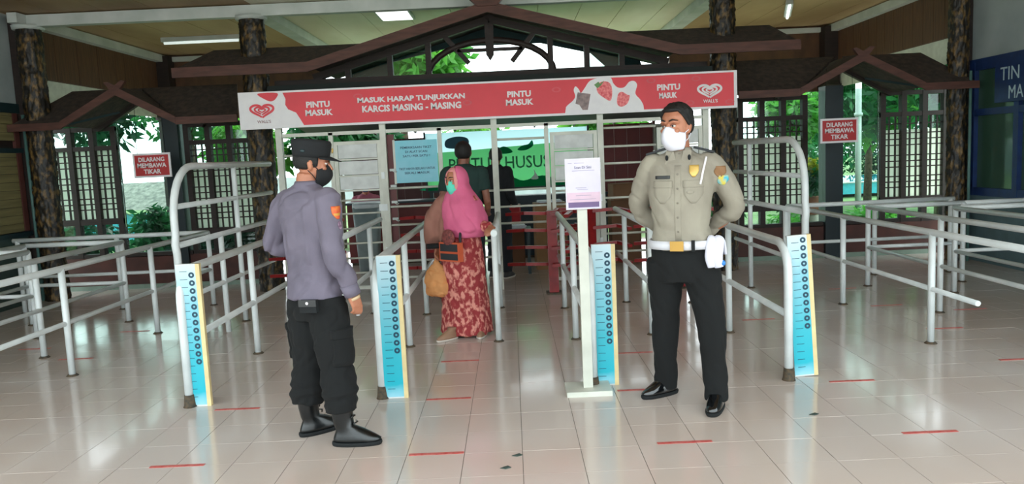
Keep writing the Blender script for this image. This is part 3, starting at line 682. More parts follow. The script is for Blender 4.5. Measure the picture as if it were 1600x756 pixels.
def heart(cx, cy, s_, m, y):
    """swirled double heart made of ribbon strokes; cx,cy in banner metres"""
    def stroke(fn, t0, t1, w_, n=40):
        mb = MB(); L_ = []
        for i in range(n+1):
            t = t0+(t1-t0)*i/n; p = Vector(fn(t)); q = Vector(fn(t+.01)); d = (q-p).normalized(); nn = Vector((-d.y, d.x)); ww = w_*(.6+.4*math.sin(math.pi*min(1, max(0, .08+.84*i/n))))
            L_.append((p+nn*ww/2, p-nn*ww/2))
        vs = [(cx+a.x*s_, y, cy+a.y*s_) for pr in L_ for a in pr]
        mb.add(vs, [(2*i, 2*i+1, 2*i+3, 2*i+2) for i in range(n)])
        put('heart_emblem', mb, m, bn, fixn=False)
    H1 = lambda k: (lambda t: (k*1.0*(16*math.sin(t)**3)/16, k*(.62*(13*math.cos(t)-5*math.cos(2*t)-2*math.cos(3*t)-math.cos(4*t))/16)))
    for j, (k, a, b, w_) in enumerate(((1.0, -2.75, 2.9, .2), (.62, -2.6, 2.95, .16), (.30, -2.9, 2.9, .12))):
        y = y-.0006; stroke(H1(k), a, -.06, w_, 24); y = y-.0006; stroke(H1(k), .0, b, w_, 24)
def px_to_b(x, y):
    u = (x-373)/779.0; top = 143-35*(x-373)/779.0; return pxz(u, (y-top)/57.0)
hx, hz = px_to_b(409, 170); heart(hx, hz, .135, Mr, -.004)
hx, hz = px_to_b(1109, 139); heart(hx, hz, .135, Ml, -.004)
Mg = mat('grey_red_print', S(150, 110, 114), .5)
x_, z_ = px_to_b(411, 187); text("WALL'S", Mg, bn, x_, z_, .16, .035, y=-.004, bold=.01)
x_, z_ = px_to_b(1110, 155); text("WALL'S", Ml, bn, x_, z_, .17, .04, y=-.004, bold=.02)
for x, y in ((1018, 124), (1088, 121), (1078, 158), (1140, 156), (560, 148), (730, 158), (870, 138), (700, 148), (590, 172)):
    bx_, bz_ = px_to_b(x, y); mb = MB()
    n = 16; vs = [(bx_+.055*rr*math.sin(2*math.pi*k/n), -.0022, bz_+.03*rr*math.cos(2*math.pi*k/n)) for rr in (1, .6) for k in range(n)]
    mb.add(vs, [(k, (k+1) % n, n+(k+1) % n, n+k) for k in range(n)]); put('faint_emblem', mb, Mr2, bn, fixn=False)

# ------------------------------------------------------------------ hanging red signs
for xc, zc, lb in ((-4.57, 1.69, 'small red and white prohibition sign hung before the left-hand windows'), (4.2, 1.735, 'small red and white prohibition sign hung before the right-hand windows')):
    s_ = empty('hanging_sign', (xc, 9.9, zc), 0, lb, 'sign', 'red hanging signs')
    put('board', MB().box(-.24, .24, 0, .015, -.155, .155), Mw, s_)
    put('red_face', MB().box(-.215, .215, -.003, 0, -.13, .13), mat('sign_red', S(186, 44, 48), .5), s_)
    for tx, z, w_ in (('DILARANG', .075, .33), ('MEMBAWA', .0, .37), ('TIKAR', -.078, .22)): text(tx, Ml, s_, 0, z, w_, .058, y=-.005, bold=.03)
    for a in (-.18, .18): put('cord', MB().tube([(a, .01, .15), (a*.9, .01, .78)], .003, 5), M_black, s_)

# ------------------------------------------------------------------ mural and counters behind the gate
mu = empty('mural_board', (-.3, 12.5, 1.1), 0, 'green painted board with wildlife and large capital letters behind the gate', 'mural')
mg = translucent('mural_green', S(112, 190, 118), .6); ms = translucent('mural_sky', S(222, 244, 250), .85); mdk = translucent('mural_dark_green', S(20, 110, 76), .4)
put('board', MB().box(-1.05, 1.55, 0, .006, 0, .92), ms, mu)
for a_ in (-1.08, 1.55): put('frame', MB().box(a_, a_+.03, -.01, .03, -.02, .94), M_teal, mu)
put('frame', MB().box(-1.05, 1.55, -.01, .03, -.03, 0), M_teal, mu)
flat('field', [(-1.05, 0), (1.55, 0), (1.55, .70), (.9, .68), (.2, .65), (-.4, .62), (-1.05, .60)], mg, -.003, mu, False)
flat('bushes', smooth([(-1.05, -.0), (1.55, -.0), (1.55, .12), (1.1, .1), (.8, .17), (.5, .1), (.3, .16), (0, .08), (-.4, .14), (-.8, .1)], 4), mdk, -.005, mu, False)
text('PINTU KHUSUS', mat('mural_letter_green', S(30, 128, 84), .6), mu, .12, .40, 1.62, .2, y=-.006, bold=.01)
flat('animal', smooth([(-.0, .56), (.1, .62), (.2, .66), (.3, .62), (.34, .56), (.2, .54), (.1, .55)], 3), mdk, -.006, mu, False)
flat('animal', smooth([(.42, .6), (.5, .66), (.6, .68), (.66, .74), (.68, .66), (.6, .6), (.5, .58)], 3), mdk, -.006, mu, False)
flat('tree', smooth([(-.72, .68), (-.5, .66), (-.36, .72), (-.38, .82), (-.55, .85), (-.72, .80)], 4), mat('mural_blue', S(36, 92, 116), .6), -.006, mu, False)
flat('plant', smooth([(.62, .12), (.68, .2), (.66, .3), (.7, .22), (.74, .12)], 3), mat('mural_white', S(200, 224, 210), .6), -.007, mu, False)
for x in (-1.0, .25, 1.5): put('leg', MB().box(x-.03, x+.03, .02, .06, -1.1, .02), M_teal, mu)

def counter(name, x0, x1, y0, y1, z1, m, label, cat, panel):
    e = empty(name, ((x0+x1)/2, y0, 0), 0, label, cat); cx = (x0+x1)/2
    put('body', MB().box(x0-cx+.02, x1-cx-.02, .02, y1-y0, .04, z1-.03), m, e); put('top', MB().box(x0-cx, x1-cx, -.01, y1-y0+.01, z1-.03, z1), panel, e)
    put('plinth', MB().box(x0-cx+.04, x1-cx-.04, .04, y1-y0-.02, 0, .04), M_foot, e)
    return e
Mdkred = mat('dark_red_board', S(104, 32, 30), .6, c2=S(84, 26, 26), scale=3)
Mteald = mat('dark_teal_board', S(16, 44, 54), .5)
counter('counter', -2.6, -.8, 12.0, 12.5, .98, Mdkred, 'dark red counter behind the left-hand gate leaf', 'counter', Mteald)
counter('counter', -.3, 1.5, 12.0, 12.4, .98, Mteald, 'dark teal counter in front of the green mural board', 'counter', Mteald)
# maroon booth wall + curtain
bw = empty('booth_partition', (1.85, 12.1, 0), 0, 'maroon booth partition behind the bars right of the notice stand', 'partition')
for i in range(4): put('panel', MB().box(-.42+i*.2, -.225+i*.2, 0, .04, .85, 2.02), Mdkred, bw)
for x in (-.44, .38): put('post', MB().box(x, x+.04, -.02, .06, 0, 2.05), Mdkred, bw)
cu = empty('curtain', (2.36, 12.0, 1.0), 0, 'white gathered curtain beside the maroon partition', 'curtain')
cm = MB(); n = 40; vs = []
for i in range(n+1):
    x = -.14+.28*i/n; yy = .02*math.sin(i*1.25)
    for z in (0, .97): vs += [(x, yy, z), (x, yy+.006, z)]
fs = []
for i in range(n): a = i*4; b = a+4; fs += [(a, b, b+2, a+2), (a+1, a+3, b+3, b+1), (a, a+1, b+1, b), (a+2, b+2, b+3, a+3)]
fs += [(0, 2, 3, 1), (n*4, n*4+1, n*4+3, n*4+2)]
put('drape', cm.add(vs, fs, True), mat('white_cloth', S(200, 200, 192), .8), cu); put('rod', MB().tube([(-.34, .0, .98), (.17, .0, .98)], .012), M_beam, cu); put('post', MB().tube([(.17, 0, -1.0), (.17, 0, .98)], .012), M_beam, cu)
# left: maroon partition, pink board, bin
lp = empty('booth_partition', (-2.2, 13.4, 0), 0, 'maroon booth partition behind the left-hand gate leaf', 'partition')
for i in range(5): put('panel', MB().box(-.55+i*.3, -.255+i*.3, 0, .04, 0, 1.98), mat('dark_maroon_board', S(62, 24, 26), .6), lp)
def carton(loc, sx, sy, sz, rz, label, c=S(150, 112, 74), paper=False, cat='box'):
    e = empty('cardboard_box', loc, R(rz), label, cat)
    m = mat('cardboard_%d' % int(c[0]*1000), c, .85, c2=tuple(x*.8 for x in c[:3])+(1,), scale=3)
    put('carton', MB().box(-sx/2, sx/2, -sy/2, sy/2, 0, sz), m, e)
    for s_ in (-1, 1): put('flap', MB().add([(s_*.002, -sy/2, sz+.003), (s_*sx/2, -sy/2, sz+.003), (s_*sx/2, sy/2, sz+.003), (s_*.002, sy/2, sz+.003), (s_*.002, -sy/2, sz+.008), (s_*sx/2, -sy/2, sz+.008), (s_*sx/2, sy/2, sz+.008), (s_*.002, sy/2, sz+.008)], [(0,1,2,3),(7,6,5,4),(0,4,5,1),(1,5,6,2),(2,6,7,3),(3,7,4,0)]), m, e)
    put('tape', MB().box(-sx/2-.001, sx/2+.001, -.025, .025, sz+.008, sz+.0095), mat('packing_tape', S(170, 140, 96), .3), e)
    return e
carton((.52, 10.9, 0), .44, .4, .92, 3, 'tall brown cardboard box behind the middle turnstile')
carton((-.02, 11.4, .58), .26, .3, .3, -4, 'small red box left of the tall brown cardboard box', S(176, 44, 50))
carton((-.02, 11.4, 0), .34, .34, .58, 2, 'brown box carrying the small red box', S(120, 84, 60))
carton((1.62, 11.2, 0), .42, .4, .9, 0, 'brown cardboard box behind the bars right of the notice stand', S(120, 88, 62))
carton((1.60, 11.2, .91), .34, .34, .22, 6, 'small brown box stacked on the box right of the notice stand', S(134, 98, 70))
carton((2.05, 10.9, 0), .3, .36, .98, 0, 'tall grey-green box beside the tan-shirted officer\'s shoulder', S(128, 138, 128))
def papers(loc, label, n=5):
    e = empty('paper_stack', loc, R(8), label, 'papers')
    for i in range(n): put('sheet', MB().box(-.16, .16, -.11, .11, i*.006, i*.006+.005).xf(Matrix.Rotation(random.uniform(-.15, .15), 4, 'Z')), mat('white_paper', S(226, 230, 236), .6), e)
papers((.52, 10.9, .932), 'white and blue papers lying on the tall brown cardboard box')
papers((2.05, 10.9, .992), 'white papers lying on the grey-green box')
papers((.0, 10.55, .62), 'sheaf of white papers on the low table by the middle turnstile', 7)
lt = empty('low_table', (.0, 10.55, 0), 0, 'low dark table behind the middle turnstile', 'table')
put('top', MB().box(-.24, .24, -.2, .2, .59, .62), Mteald, lt)
for a in (-.2, .2):
    for b_ in (-.16, .16): put('leg', MB().box(a-.02, a+.02, b_-.02, b_+.02, 0, .59), M_teal, lt)
# grey bin at the left
bi = empty('litter_bin', (-2.12, 11.2, 0), 0, 'grey bin with an open liner behind the left-hand gate leaf', 'bin')
put('body', MB().rings([(0, 0, 0, .14, .13), (0, 0, .96, .19, .17)], 24, 5), mat('grey_plastic', S(128, 142, 144), .5), bi)
put('liner', MB().rings([(0, 0, .95, .195, .175), (.02, 0, 1.02, .21, .18), (.0, 0, 1.0, .17, .15), (0, 0, .9, .16, .14)], 24, 4), mat('pale_liner', S(206, 214, 218), .4), bi)
# tube fittings behind
lr = empty('key_rack', (1.2, 11.9, .82), 0, 'dark rack with a row of shiny round caps behind the notice stand', 'rack')
put('board', MB().box(-.65, .5, 0, .03, -.1, .1), Mteald, lr)
for x in (-.6, .45): put('leg', MB().box(x-.02, x+.02, 0, .03, -.82, -.1), M_teal, lr)
for i in range(8): put('cap', MB().ell((-.55+i*.13, -.015, .02+.012*math.sin(i*2)), (.03, .02, .026), 10, 6), M_beam, lr)

# ------------------------------------------------------------------ red floor tapes
Mtape = mat('faded_red_tape', S(178, 66, 62), .5, c2=S(196, 110, 102), scale=30)
tapes = [(-1.895, 4.06, 'nearest to the camera at the bottom left'), (-0.476, 4.07, 'nearest to the camera right of the black boots'), (0.885, 4.077, 'in front of the shoes of the tan-shirted officer'), (2.223, 4.067, 'nearest to the camera at the bottom right'), (-1.902, 5.017, 'just right of the leftmost height chart foot'), (-0.486, 5.035, 'in the middle lane level with the height chart feet'), (-0.471, 5.993, 'in the middle lane nearest to the woman in pink'), (0.8, 5.046, 'behind the right shoe of the tan-shirted officer'), (2.222, 5.033, 'just right of the rightmost height chart foot'), (3.57, 5.361, 'at the right edge, nearest beyond the queue fence'), (-3.9, 6.643, 'behind the foot of the nearest left queue fence post'), (-3.95, 5.47, 'at the left edge nearest to the camera'), (-3.9, 7.717, 'behind the middle post of the nearest left queue fence'), (3.56, 8.308, 'farthest back between the right queue fences'), (3.58, 6.35, 'just right of the nearest right queue fence post'), (4.195, 7.023, 'right of the second right queue fence post'), (2.222, 6.992, 'right of the legs of the tan-shirted officer, between rails'), (0.913, 6.01, 'in the lane just behind the tan-shirted officer'), (3.578, 7.352, 'between the first two right queue fences'), (-4.55, 7.114, 'at the left edge behind the second left queue fence')]
for i, (x, y, lb) in enumerate(tapes):
    wd = .15
    tag(put('floor_tape', MB().box(-wd, wd, -.014, .014, .0005, .0025), Mtape, None, None), 'red floor tape ' + lb, 'tape', 'red tape strips on the floor').location = (x, y, .0)
for (x, y, rz, lb) in ((-.035, 3.99, .5, 'small green scrap lying on a tile joint near the camera'), (1.727, 4.417, .2, 'small dried leaf lying on the tiles below the rightmost height chart'), (-.096, 3.83, .9, 'small dark smudged scrap nearest to the camera')):
    tag(put('litter_scrap', MB().add([(-.03, 0, .003), (0, -.012, .006), (.03, .004, .004), (.012, .016, .009), (-.01, .014, .004), (-.03, 0, .001), (.0, -.012, .001), (.03, .004, .001), (.012, .016, .001), (-.01, .014, .001)], [(0,1,2,3,4),(9,8,7,6,5),(0,5,6,1),(1,6,7,2),(2,7,8,3),(3,8,9,4),(4,9,5,0)]), mat('dark_scrap', S(60, 74, 68), .8), None, None), lb, 'litter').location = (x, y, 0)

# ------------------------------------------------------------------ garden beyond
Lg = [leafmat('leaf_bright', S(104, 176, 66), S(54, 124, 48)), leafmat('leaf_mid', S(58, 140, 74), S(22, 78, 46)), leafmat('leaf_dark', S(30, 92, 62), S(12, 50, 36)), leafmat('leaf_yellow', S(222, 206, 60), S(150, 170, 50))]
M_bark = mat('grey_brown_bark', S(92, 76, 60), .9, c2=S(60, 48, 38), scale=12, bump=.4)
def foliage(blobs, n, size, long=1.6):
    mb = MB(); tot = sum(b[3]*b[4]*b[5] for b in blobs)
    for (x, y, z, a, b, c) in blobs:
        for _ in range(int(n*a*b*c/tot)):
            d = Vector((random.gauss(0, 1), random.gauss(0, 1), random.gauss(0, 1))).normalized(); r_ = random.uniform(.45, 1)**.5
            p = Vector((x+d.x*a*r_, y+d.y*b*r_, z+d.z*c*r_))
            t = Vector((random.uniform(-1, 1), random.uniform(-1, 1), random.uniform(-1, .3))).normalized(); s2 = t.cross(Vector((random.uniform(-1, 1), random.uniform(-1, 1), random.uniform(-1, 1)))).normalized()
            s_ = size*random.uniform(.6, 1.3)
            mb.add([p, p+t*s_*long*.5+s2*s_*.3, p+t*s_*long, p+t*s_*long*.5-s2*s_*.3], [(0, 1, 2, 3)])
    return mb
def tree(x, y, hgt, cr, n, size, lm, label, cat='tree', zc=None, trunk=.12, group='garden trees behind the building'):
    e = empty('garden_tree', (x, y, -.15), 0, label, cat, group)
    zc = zc or hgt*.7
    bl = [(random.uniform(-.45, .45)*cr, random.uniform(-.45, .45)*cr, zc+random.uniform(-.35, .35)*cr, cr*random.uniform(.5, .75), cr*random.uniform(.5, .75), cr*random.uniform(.4, .65)) for _ in range(6)]
    tag(put('foliage', foliage(bl, n, size), lm, e, fixn=False), kind='stuff')
    put('trunk', MB().tube([(0, 0, 0), (.05, .02, zc*.5), (-.03, .04, zc), (.06, 0, zc+cr*.4)], [trunk, trunk*.8, trunk*.6, trunk*.2], 8), M_bark, e)
    for k in range(3):
        a = k*2.1; put('branch', MB().tube([(0, .03, zc*.8), (math.cos(a)*cr*.4, math.sin(a)*cr*.4, zc+cr*.3)], [trunk*.45, trunk*.15], 6), M_bark, e)
def shrub(x, y, hgt, r, n, size, lm, label, grp='shrubs behind the windows'):
    e = empty('garden_shrub', (x, y, -.15), 0, label, 'shrub', grp)
    bl = [(random.uniform(-.4, .4)*r, random.uniform(-.4, .4)*r, hgt*random.uniform(.35, .7), r*.7, r*.6, hgt*.4) for _ in range(4)]
    tag(put('foliage', foliage(bl, n, size), lm, e, fixn=False), kind='stuff')
    for k in range(4):
        a = k*1.6; put('stem', MB().tube([(0, 0, 0), (math.cos(a)*r*.35, math.sin(a)*r*.35, hgt*.7)], [.02, .008], 5), M_bark, e)
tree(-7.2, 17.5, 5.2, 1.2, 1900, .16, Lg[1], 'green tree seen through the left-hand windows beside the red sign', zc=3.2)
tree(-9.5, 18.0, 5.0, 1.4, 2200, .2, Lg[2], 'dark green tree at the far left behind the lattice windows', zc=3.5)
tree(-5.3, 15.0, 4.4, .9, 2400, .16, Lg[0], 'bright leafy tree just left of the gate, behind the lattice', zc=2.2)
tree(-3.6, 16.0, 5.6, 1.3, 2400, .2, Lg[1], 'green palm-like tree behind the grey-shirted officer', zc=2.2)
tree(-2.6, 19.0, 6.6, 1.6, 2400, .24, Lg[0], 'pale green tree seen in the left part of the gable opening', zc=4.4)
tree(6.0, 16.4, 5.0, .9, 2200, .15, Lg[0], 'bright green tree left of the right-hand red sign', zc=2.3)
tree(7.6, 18.8, 6.0, 1.7, 3000, .2, Lg[1], 'dark green tree behind the right-hand red sign', zc=2.9)
tree(9.9, 21.5, 6.0, 1.7, 3000, .2, Lg[0], 'light green tree right of the white garden post', zc=2.7)
tree(9.7, 17.5, 6.0, 1.5, 2200, .22, Lg[1], 'green tree behind the rightmost lattice window', zc=3.4)
tree(11.8, 31.0, 8.0, 2.6, 2400, .34, Lg[1], 'large far tree beyond the pool', zc=4.4)
tree(17.2, 34.5, 8.0, 3.0, 2400, .34, Lg[2], 'large dark far tree beyond the pool at the right', zc=4.6)
tree(-.9, 20.5, 5, .9, 900, .2, Lg[0], 'light green tree seen just above the turquoise notice', zc=2.2)
tree(2.2, 18, 5.2, 1.0, 1500, .2, Lg[0], 'light green tree behind the head of the tan-shirted officer', zc=2.4)
shrub(-6.05, 13.1, 1.2, .4, 900, .14, Lg[1], 'round green shrub below the left-hand red sign')
shrub(-7.9, 13.4, 1.1, .9, 1300, .14, Lg[2], 'dark low shrub behind the leftmost lattice window')
shrub(-5.1, 12.6, 1.0, .6, 1300, .12, Lg[2], 'low dark shrub at the foot of the left-hand pillar')
shrub(-4.3, 12.4, .9, .6, 1300, .12, Lg[2], 'low dark shrub behind the arched fence at the left')
shrub(5.6, 15.0, 1.7, .55, 1300, .12, Lg[1], 'slim dark shrub right of the right-hand pillar')
shrub(4.5, 16.5, 1.3, 1.0, 1600, .14, Lg[1], 'green shrub mass behind the potted yellow plant')
shrub(12.4, 30.3, 2.4, 2.0, 1900, .16, Lg[1], 'rounded hedge shrub by the pool')
shrub(15, 30.5, 2.4, 2.0, 1900, .16, Lg[2], 'rounded dark hedge shrub right of the lamp post')
shrub(5.0, 13.1, .6, .8, 1200, .1, Lg[0], 'sunlit low shrub just outside the right-hand windows')
shrub(6.6, 14.0, .6, .8, 1200, .1, Lg[0], 'sunlit low shrub at the foot of the lamp post')
# potted yellow plant
pt = empty('potted_plant', (4.75, 12.2, -.15), 0, 'yellow-leaved plant in a terracotta pot beside the dark pillar', 'plant')
put('pot', MB().rings([(0, 0, .62, .1, .1), (0, 0, .86, .15, .15), (0, 0, .9, .16, .16)], 20), mat('terracotta', S(150, 92, 66), .8), pt)
put('stand', MB().rings([(0, 0, 0, .14, .14), (0, 0, .62, .09, .09)], 16), mat('pale_stone', S(190, 184, 168), .9), pt)
tag(put('foliage', foliage([(0, 0, 1.15, .16, .16, .22)], 260, .09), Lg[1], pt, fixn=False), kind='stuff')
tag(put('blossom', foliage([(0, 0, 1.38, .1, .1, .14)], 120, .08), Lg[3], pt, fixn=False), kind='stuff')
# lamp post, pool, wall, thatched hut
lp_ = empty('garden_lamp_post', (6.55, 14.6, -.15), 0, 'white garden post seen through the right-hand window', 'post')
put('post', MB().tube([(0, 0, 0), (0, 0, 3.6)], .055, 12), M_beam, lp_); put('collar', MB().rings([(0, 0, 2.2, .075, .075), (0, 0, 2.26, .075, .075)], 14), M_beam, lp_)
pl = empty('pool', (9.6, 24.0, -.05), 0, 'turquoise pool edge beyond the garden', 'pool')
put('wall', MB().box(-5.2, 5, 0, .3, 0, .34), mat('pool_blue_tile', S(70, 190, 210), .3), pl); put('water', MB().box(-5.2, 5, .3, 5, .3, .36), mat('pool_water', S(60, 180, 200), .05), pl)
put('coping', MB().box(-5.25, 5.05, -.06, .32, .34, .37), M_beam, pl)
hu = empty('thatched_hut', (-9.2, 20, -.15), 0, 'grey thatched hut roof beyond the left-hand windows', 'hut')
put('roof', MB().add([(-2, -1.2, .85), (2, -1.2, .85), (2, 1.2, .85), (-2, 1.2, .85), (-.9, 0, 1.5), (.9, 0, 1.5)], [(0,1,5,4),(1,2,5),(2,3,4,5),(3,0,4),(3,2,1,0)]), mat('grey_thatch', S(150, 148, 140), .95, c2=S(104, 104, 100), scale=9, bump=.8), hu)
for a, b_ in ((-1.6, -1), (1.6, -1), (-1.6, 1), (1.6, 1)): put('post', MB().tube([(a, b_, 0), (a, b_, .9)], .07, 8), M_bark, hu)
put('screen', MB().box(-1.6, 1.6, -.9, -.86, .1, .75), mat('pool_blue_tile', S(70, 190, 210)), hu)
tag(put('garden_wall', MB().box(-12, 14, 34, 34.3, -.3, 1.1), M_plaster, None, (0, 34, 0)), kind='structure')

# ================================================================== PEOPLE
M_skin = mat('brown_skin', S(180, 120, 92), .5, c2=S(162, 104, 78), scale=18); M_skin2 = mat('dark_brown_skin', S(132, 82, 62), .5, c2=S(116, 70, 52), scale=18)
M_hair = mat('black_hair', S(20, 18, 18), .6, c2=S(10, 10, 10), scale=60, bump=.5, bscale=300)
M_eyew = mat('eye_white', S(216, 208, 200), .3); M_iris = mat('dark_iris', S(30, 20, 16), .2)
def lerp(a, b, t): return Vector(a)*(1-t)+Vector(b)*t
def limb(mb, pts, rad, n=16, sub=4):
    """smooth tapering tube through pts"""
    P = [Vector(p) for p in pts]; out = []; rr = []; k = len(P)
    tr = lambda r: r if isinstance(r, tuple) else (r, r)
    for i in range(k-1):
        p0 = P[max(i-1, 0)]; p1 = P[i]; p2 = P[i+1]; p3 = P[min(i+2, k-1)]
        for j in range(sub):
            t = j/sub
            out.append(.5*((2*p1)+(-p0+p2)*t+(2*p0-5*p1+4*p2-p3)*t*t+(-p0+3*p1-3*p2+p3)*t**3))
            a, b = tr(rad[i]), tr(rad[i+1]); rr.append((a[0]*(1-t)+b[0]*t, a[1]*(1-t)+b[1]*t))
    out.append(P[-1]); rr.append(tr(rad[-1]))
    return mb.tube(out, rr, n)
def hand(mb, wr, d, palm_n, side, curl=.5, s=1.0, grip=False):
    """wr wrist, d pointing direction, palm_n palm normal (towards which fingers curl), side = thumb side direction"""
    wr, d, pn, sdv = Vector(wr), Vector(d).normalized(), Vector(palm_n).normalized(), Vector(side).normalized()
    W = lambda a, b, c: wr + d*(a*s) + sdv*(b*s) + pn*(c*s)
    # palm
    for b in (-.028, -.010, .010, .027): mb.tube([W(-.01, b*.6, 0), W(.03, b*.95, 0), W(.085, b, 0)], [.0165*s, .0165*s, .012*s], 8)
    L_ = (.062, .074, .080, .072); base = (-.029, -.010, .0095, .028)
    for q in range(4):
        l = L_[q]; c = curl*(1.15 if q < 2 else 1.0); p = W(.082, base[q], 0); a = 0; pts = [p]
        for seg, fr in ((.45, .9), (.3, 1.2), (.25, .9)):
            a += c*fr*.9; dd = d*math.cos(a)+pn*math.sin(a); p = p+dd*(l*seg*s); pts.append(p)
        mb.tube(pts, [.0092*s, .0086*s, .0080*s, .0066*s], 8)
    p = W(.02, .026, .006); pts = [p, W(.045, .048, .014), W(.07, .055, .024+.02*curl), W(.090, .050, .032+.035*curl)]
    mb.tube(pts, [.012*s, .0105*s, .0092*s, .0075*s], 8)
def head_mb(mb, M, s=1.0, ears=True):
    h = MB()
    rg = [(-.114, .026, -.080, -.035), (-.102, .042, -.095, -.008), (-.08, .053, -.099, .03), (-.05, .062, -.097, .058), (-.02, .068, -.093, .077), (.01, .072, -.090, .09), (.04, .075, -.091, .096), (.07, .074, -.086, .095), (.095, .064, -.07, .084), (.112, .045, -.045, .06), (.121, .018, -.016, .025)]
    h.rings([(0, (f+b)/2, z, w_, (b-f)/2) for z, w_, f, b in rg], 24, 2.15)
    h.tube([(0, -.088, .028), (0, -.101, .008), (0, -.115, -.016), (0, -.104, -.026)], [.009, .011, .0145, .011], 8)
    for q in (-1, 1):
        h.tube([(q*.012, -.092, -.022), (q*.016, -.1, -.021)], [.009, .007], 8)
        h.tube([(q*.012, -.092, .037), (q*.036, -.088, .042), (q*.058, -.07, .034)], [.008, .009, .007], 8)
        h.tube([(q*.05, -.066, -.008), (q*.035, -.084, -.018)], [.017, .012], 8)
        if ears:
            h.tube([(q*.072, .0, -.03), (q*.079, .003, -.012), (q*.084, .008, .012), (q*.078, .002, .026)], [.008, (.013, .008), (.017, .008), (.009, .007)], 8)
    h.tube([(-.022, -.088, -.055), (0, -.101, -.053), (.022, -.088, -.055)], [.006, .009, .006], 8)
    h.tube([(-.02, -.088, -.066), (0, -.099, -.067), (.02, -.088, -.066)], [.006, .009, .006], 8)
    h.xf(M @ Matrix.Scale(s, 4)); mb.v, base = mb.v, len(mb.v); mb.v += h.v; mb.f += [tuple(i+base for i in f) for f in h.f]; mb.sm += h.sm
def eyes(parent, M, s):
    for q in (-1, 1):
        e = MB().ell((q*.031, -.0825, .0165), (.0140, .010, .0072), 12, 8).xf(M @ Matrix.Scale(s, 4)); put('eye', e, M_eyew, parent)
        i = MB().ell((q*.031-.001, -.0912, .0165), (.0062, .003, .0066), 10, 6).xf(M @ Matrix.Scale(s, 4)); put('iris', i, M_iris, parent)
        l = MB().tube([(q*.015, -.091, .019), (q*.031, -.0955, .0265), (q*.047, -.084, .021)], [.003, .0042, .003], 6).xf(M @ Matrix.Scale(s, 4)); put('eyelid', l, M_skin2, parent)
        b = MB().tube([(q*.012, -.100, .043), (q*.033, -.0985, .051), (q*.056, -.078, .045)], [.003, .005, .0025], 6).xf(M @ Matrix.Scale(s, 4)); put('eyebrow', b, M_hair, parent)
def folds(amp, sx, sz, seed, extra=None):
    def f(p):
        v = noise.noise(Vector((p.x*sx+seed, p.y*sx, p.z*sz)))*amp + noise.noise(Vector((p.x*sx*2.3, p.y*sx*2.3+seed, p.z*sz*2.6)))*amp*.5
        r_ = abs(noise.noise(Vector((p.x*sx*.8+p.z*6, p.y*sx*.8+seed, p.z*sz*.9))))
        return v - amp*.9*max(0, .25-r_)*4 + (extra(p) if extra else 0)
    return f
def conform(parent, name, m, bvh, c, look, upv, wd, ht, off=.003, outline='rect', n=7):
    """a small flat-ish piece draped on the cloth; look = direction of the ray towards the body"""
    look = Vector(look).normalized(); upv = Vector(upv); upv = (upv-look*upv.dot(look)).normalized(); sd_ = upv.cross(look).normalized(); c = Vector(c)
    vs = []; ok = []
    for j in range(n):
        for i in range(n):
            u, v = (i/(n-1)-.5), (j/(n-1)-.5)
            if outline == 'shield': u *= 1 if v > -.1 else max(.25, 1+(v+.1)*1.9)
            if outline == 'oval': k = math.sqrt(max(0, 1-(2*v)**2)); u *= max(.25, k)
            o = c + sd_*(u*wd) + upv*(v*ht) - look*.3
            hit = bvh.ray_cast(o, look, .6)
            p = hit[0] if hit[0] is not None else (c+sd_*(u*wd)+upv*(v*ht)); vs.append(p)
    # guard against rays that slip past the body
    mid = vs[(n*n)//2]
    vs = [(p if (p-mid).length < max(wd, ht) else mid) for p in vs]
    top = [p-look*off for p in vs]; mb = MB()
    q = n*n; fs = [(j*n+i, j*n+i+1, (j+1)*n+i+1, (j+1)*n+i) for j in range(n-1) for i in range(n-1)]
    fs2 = [tuple(q+k for k in reversed(f)) for f in fs]
    edge = [i for i in range(n)] + [j*n+n-1 for j in range(1, n)] + [(n-1)*n+i for i in range(n-2, -1, -1)] + [j*n for j in range(n-2, 0, -1)]
    fs3 = [(edge[k], edge[(k+1) % len(edge)], q+edge[(k+1) % len(edge)], q+edge[k]) for k in range(len(edge))]
    mb.add(top+vs, fs+fs2+fs3, True)
    return put(name, mb, m, parent)
def bvh_of(me): return BVHTree.FromPolygons([v.co.copy() for v in me.vertices], [tuple(p.vertices) for p in me.polygons])
def meshpart(name, me, m, parent):
    me.name = name; me.materials.clear(); me.materials.append(m)
    for p in me.polygons: p.material_index = 0
    o = bpy.data.objects.new(name, me); col.objects.link(o); o.parent = parent; return o
def torso(mb, s, dx=0, dy=0, w=1.0, d=1.0, zlo=.90, belly=0.):
    rg = [(.86, .168, .122, 0), (.93, .170, .122, 0), (1.02, .160, .118, -.005), (1.10, .160, .118, -.006), (1.20, .174, .124, -.006), (1.30, .188, .128, -.004), (1.37, .192, .124, 0), (1.42, .178, .108, .004), (1.455, .142, .086, .008), (1.48, .092, .066, .01), (1.50, .066, .058, .008)]
    rr = []
    for z, a, b, cy in rg:
        if z < zlo: continue
        f = max(0, min(1, (z-.9)/.6)); bl = belly*math.exp(-((z-1.08)/.14)**2)
        rr.append(((dx*f)*s, (cy-bl*.5+dy*f)*s, z*s, a*w*s, (b*d+bl)*s))
    return mb.rings(rr, 32, 2.3)
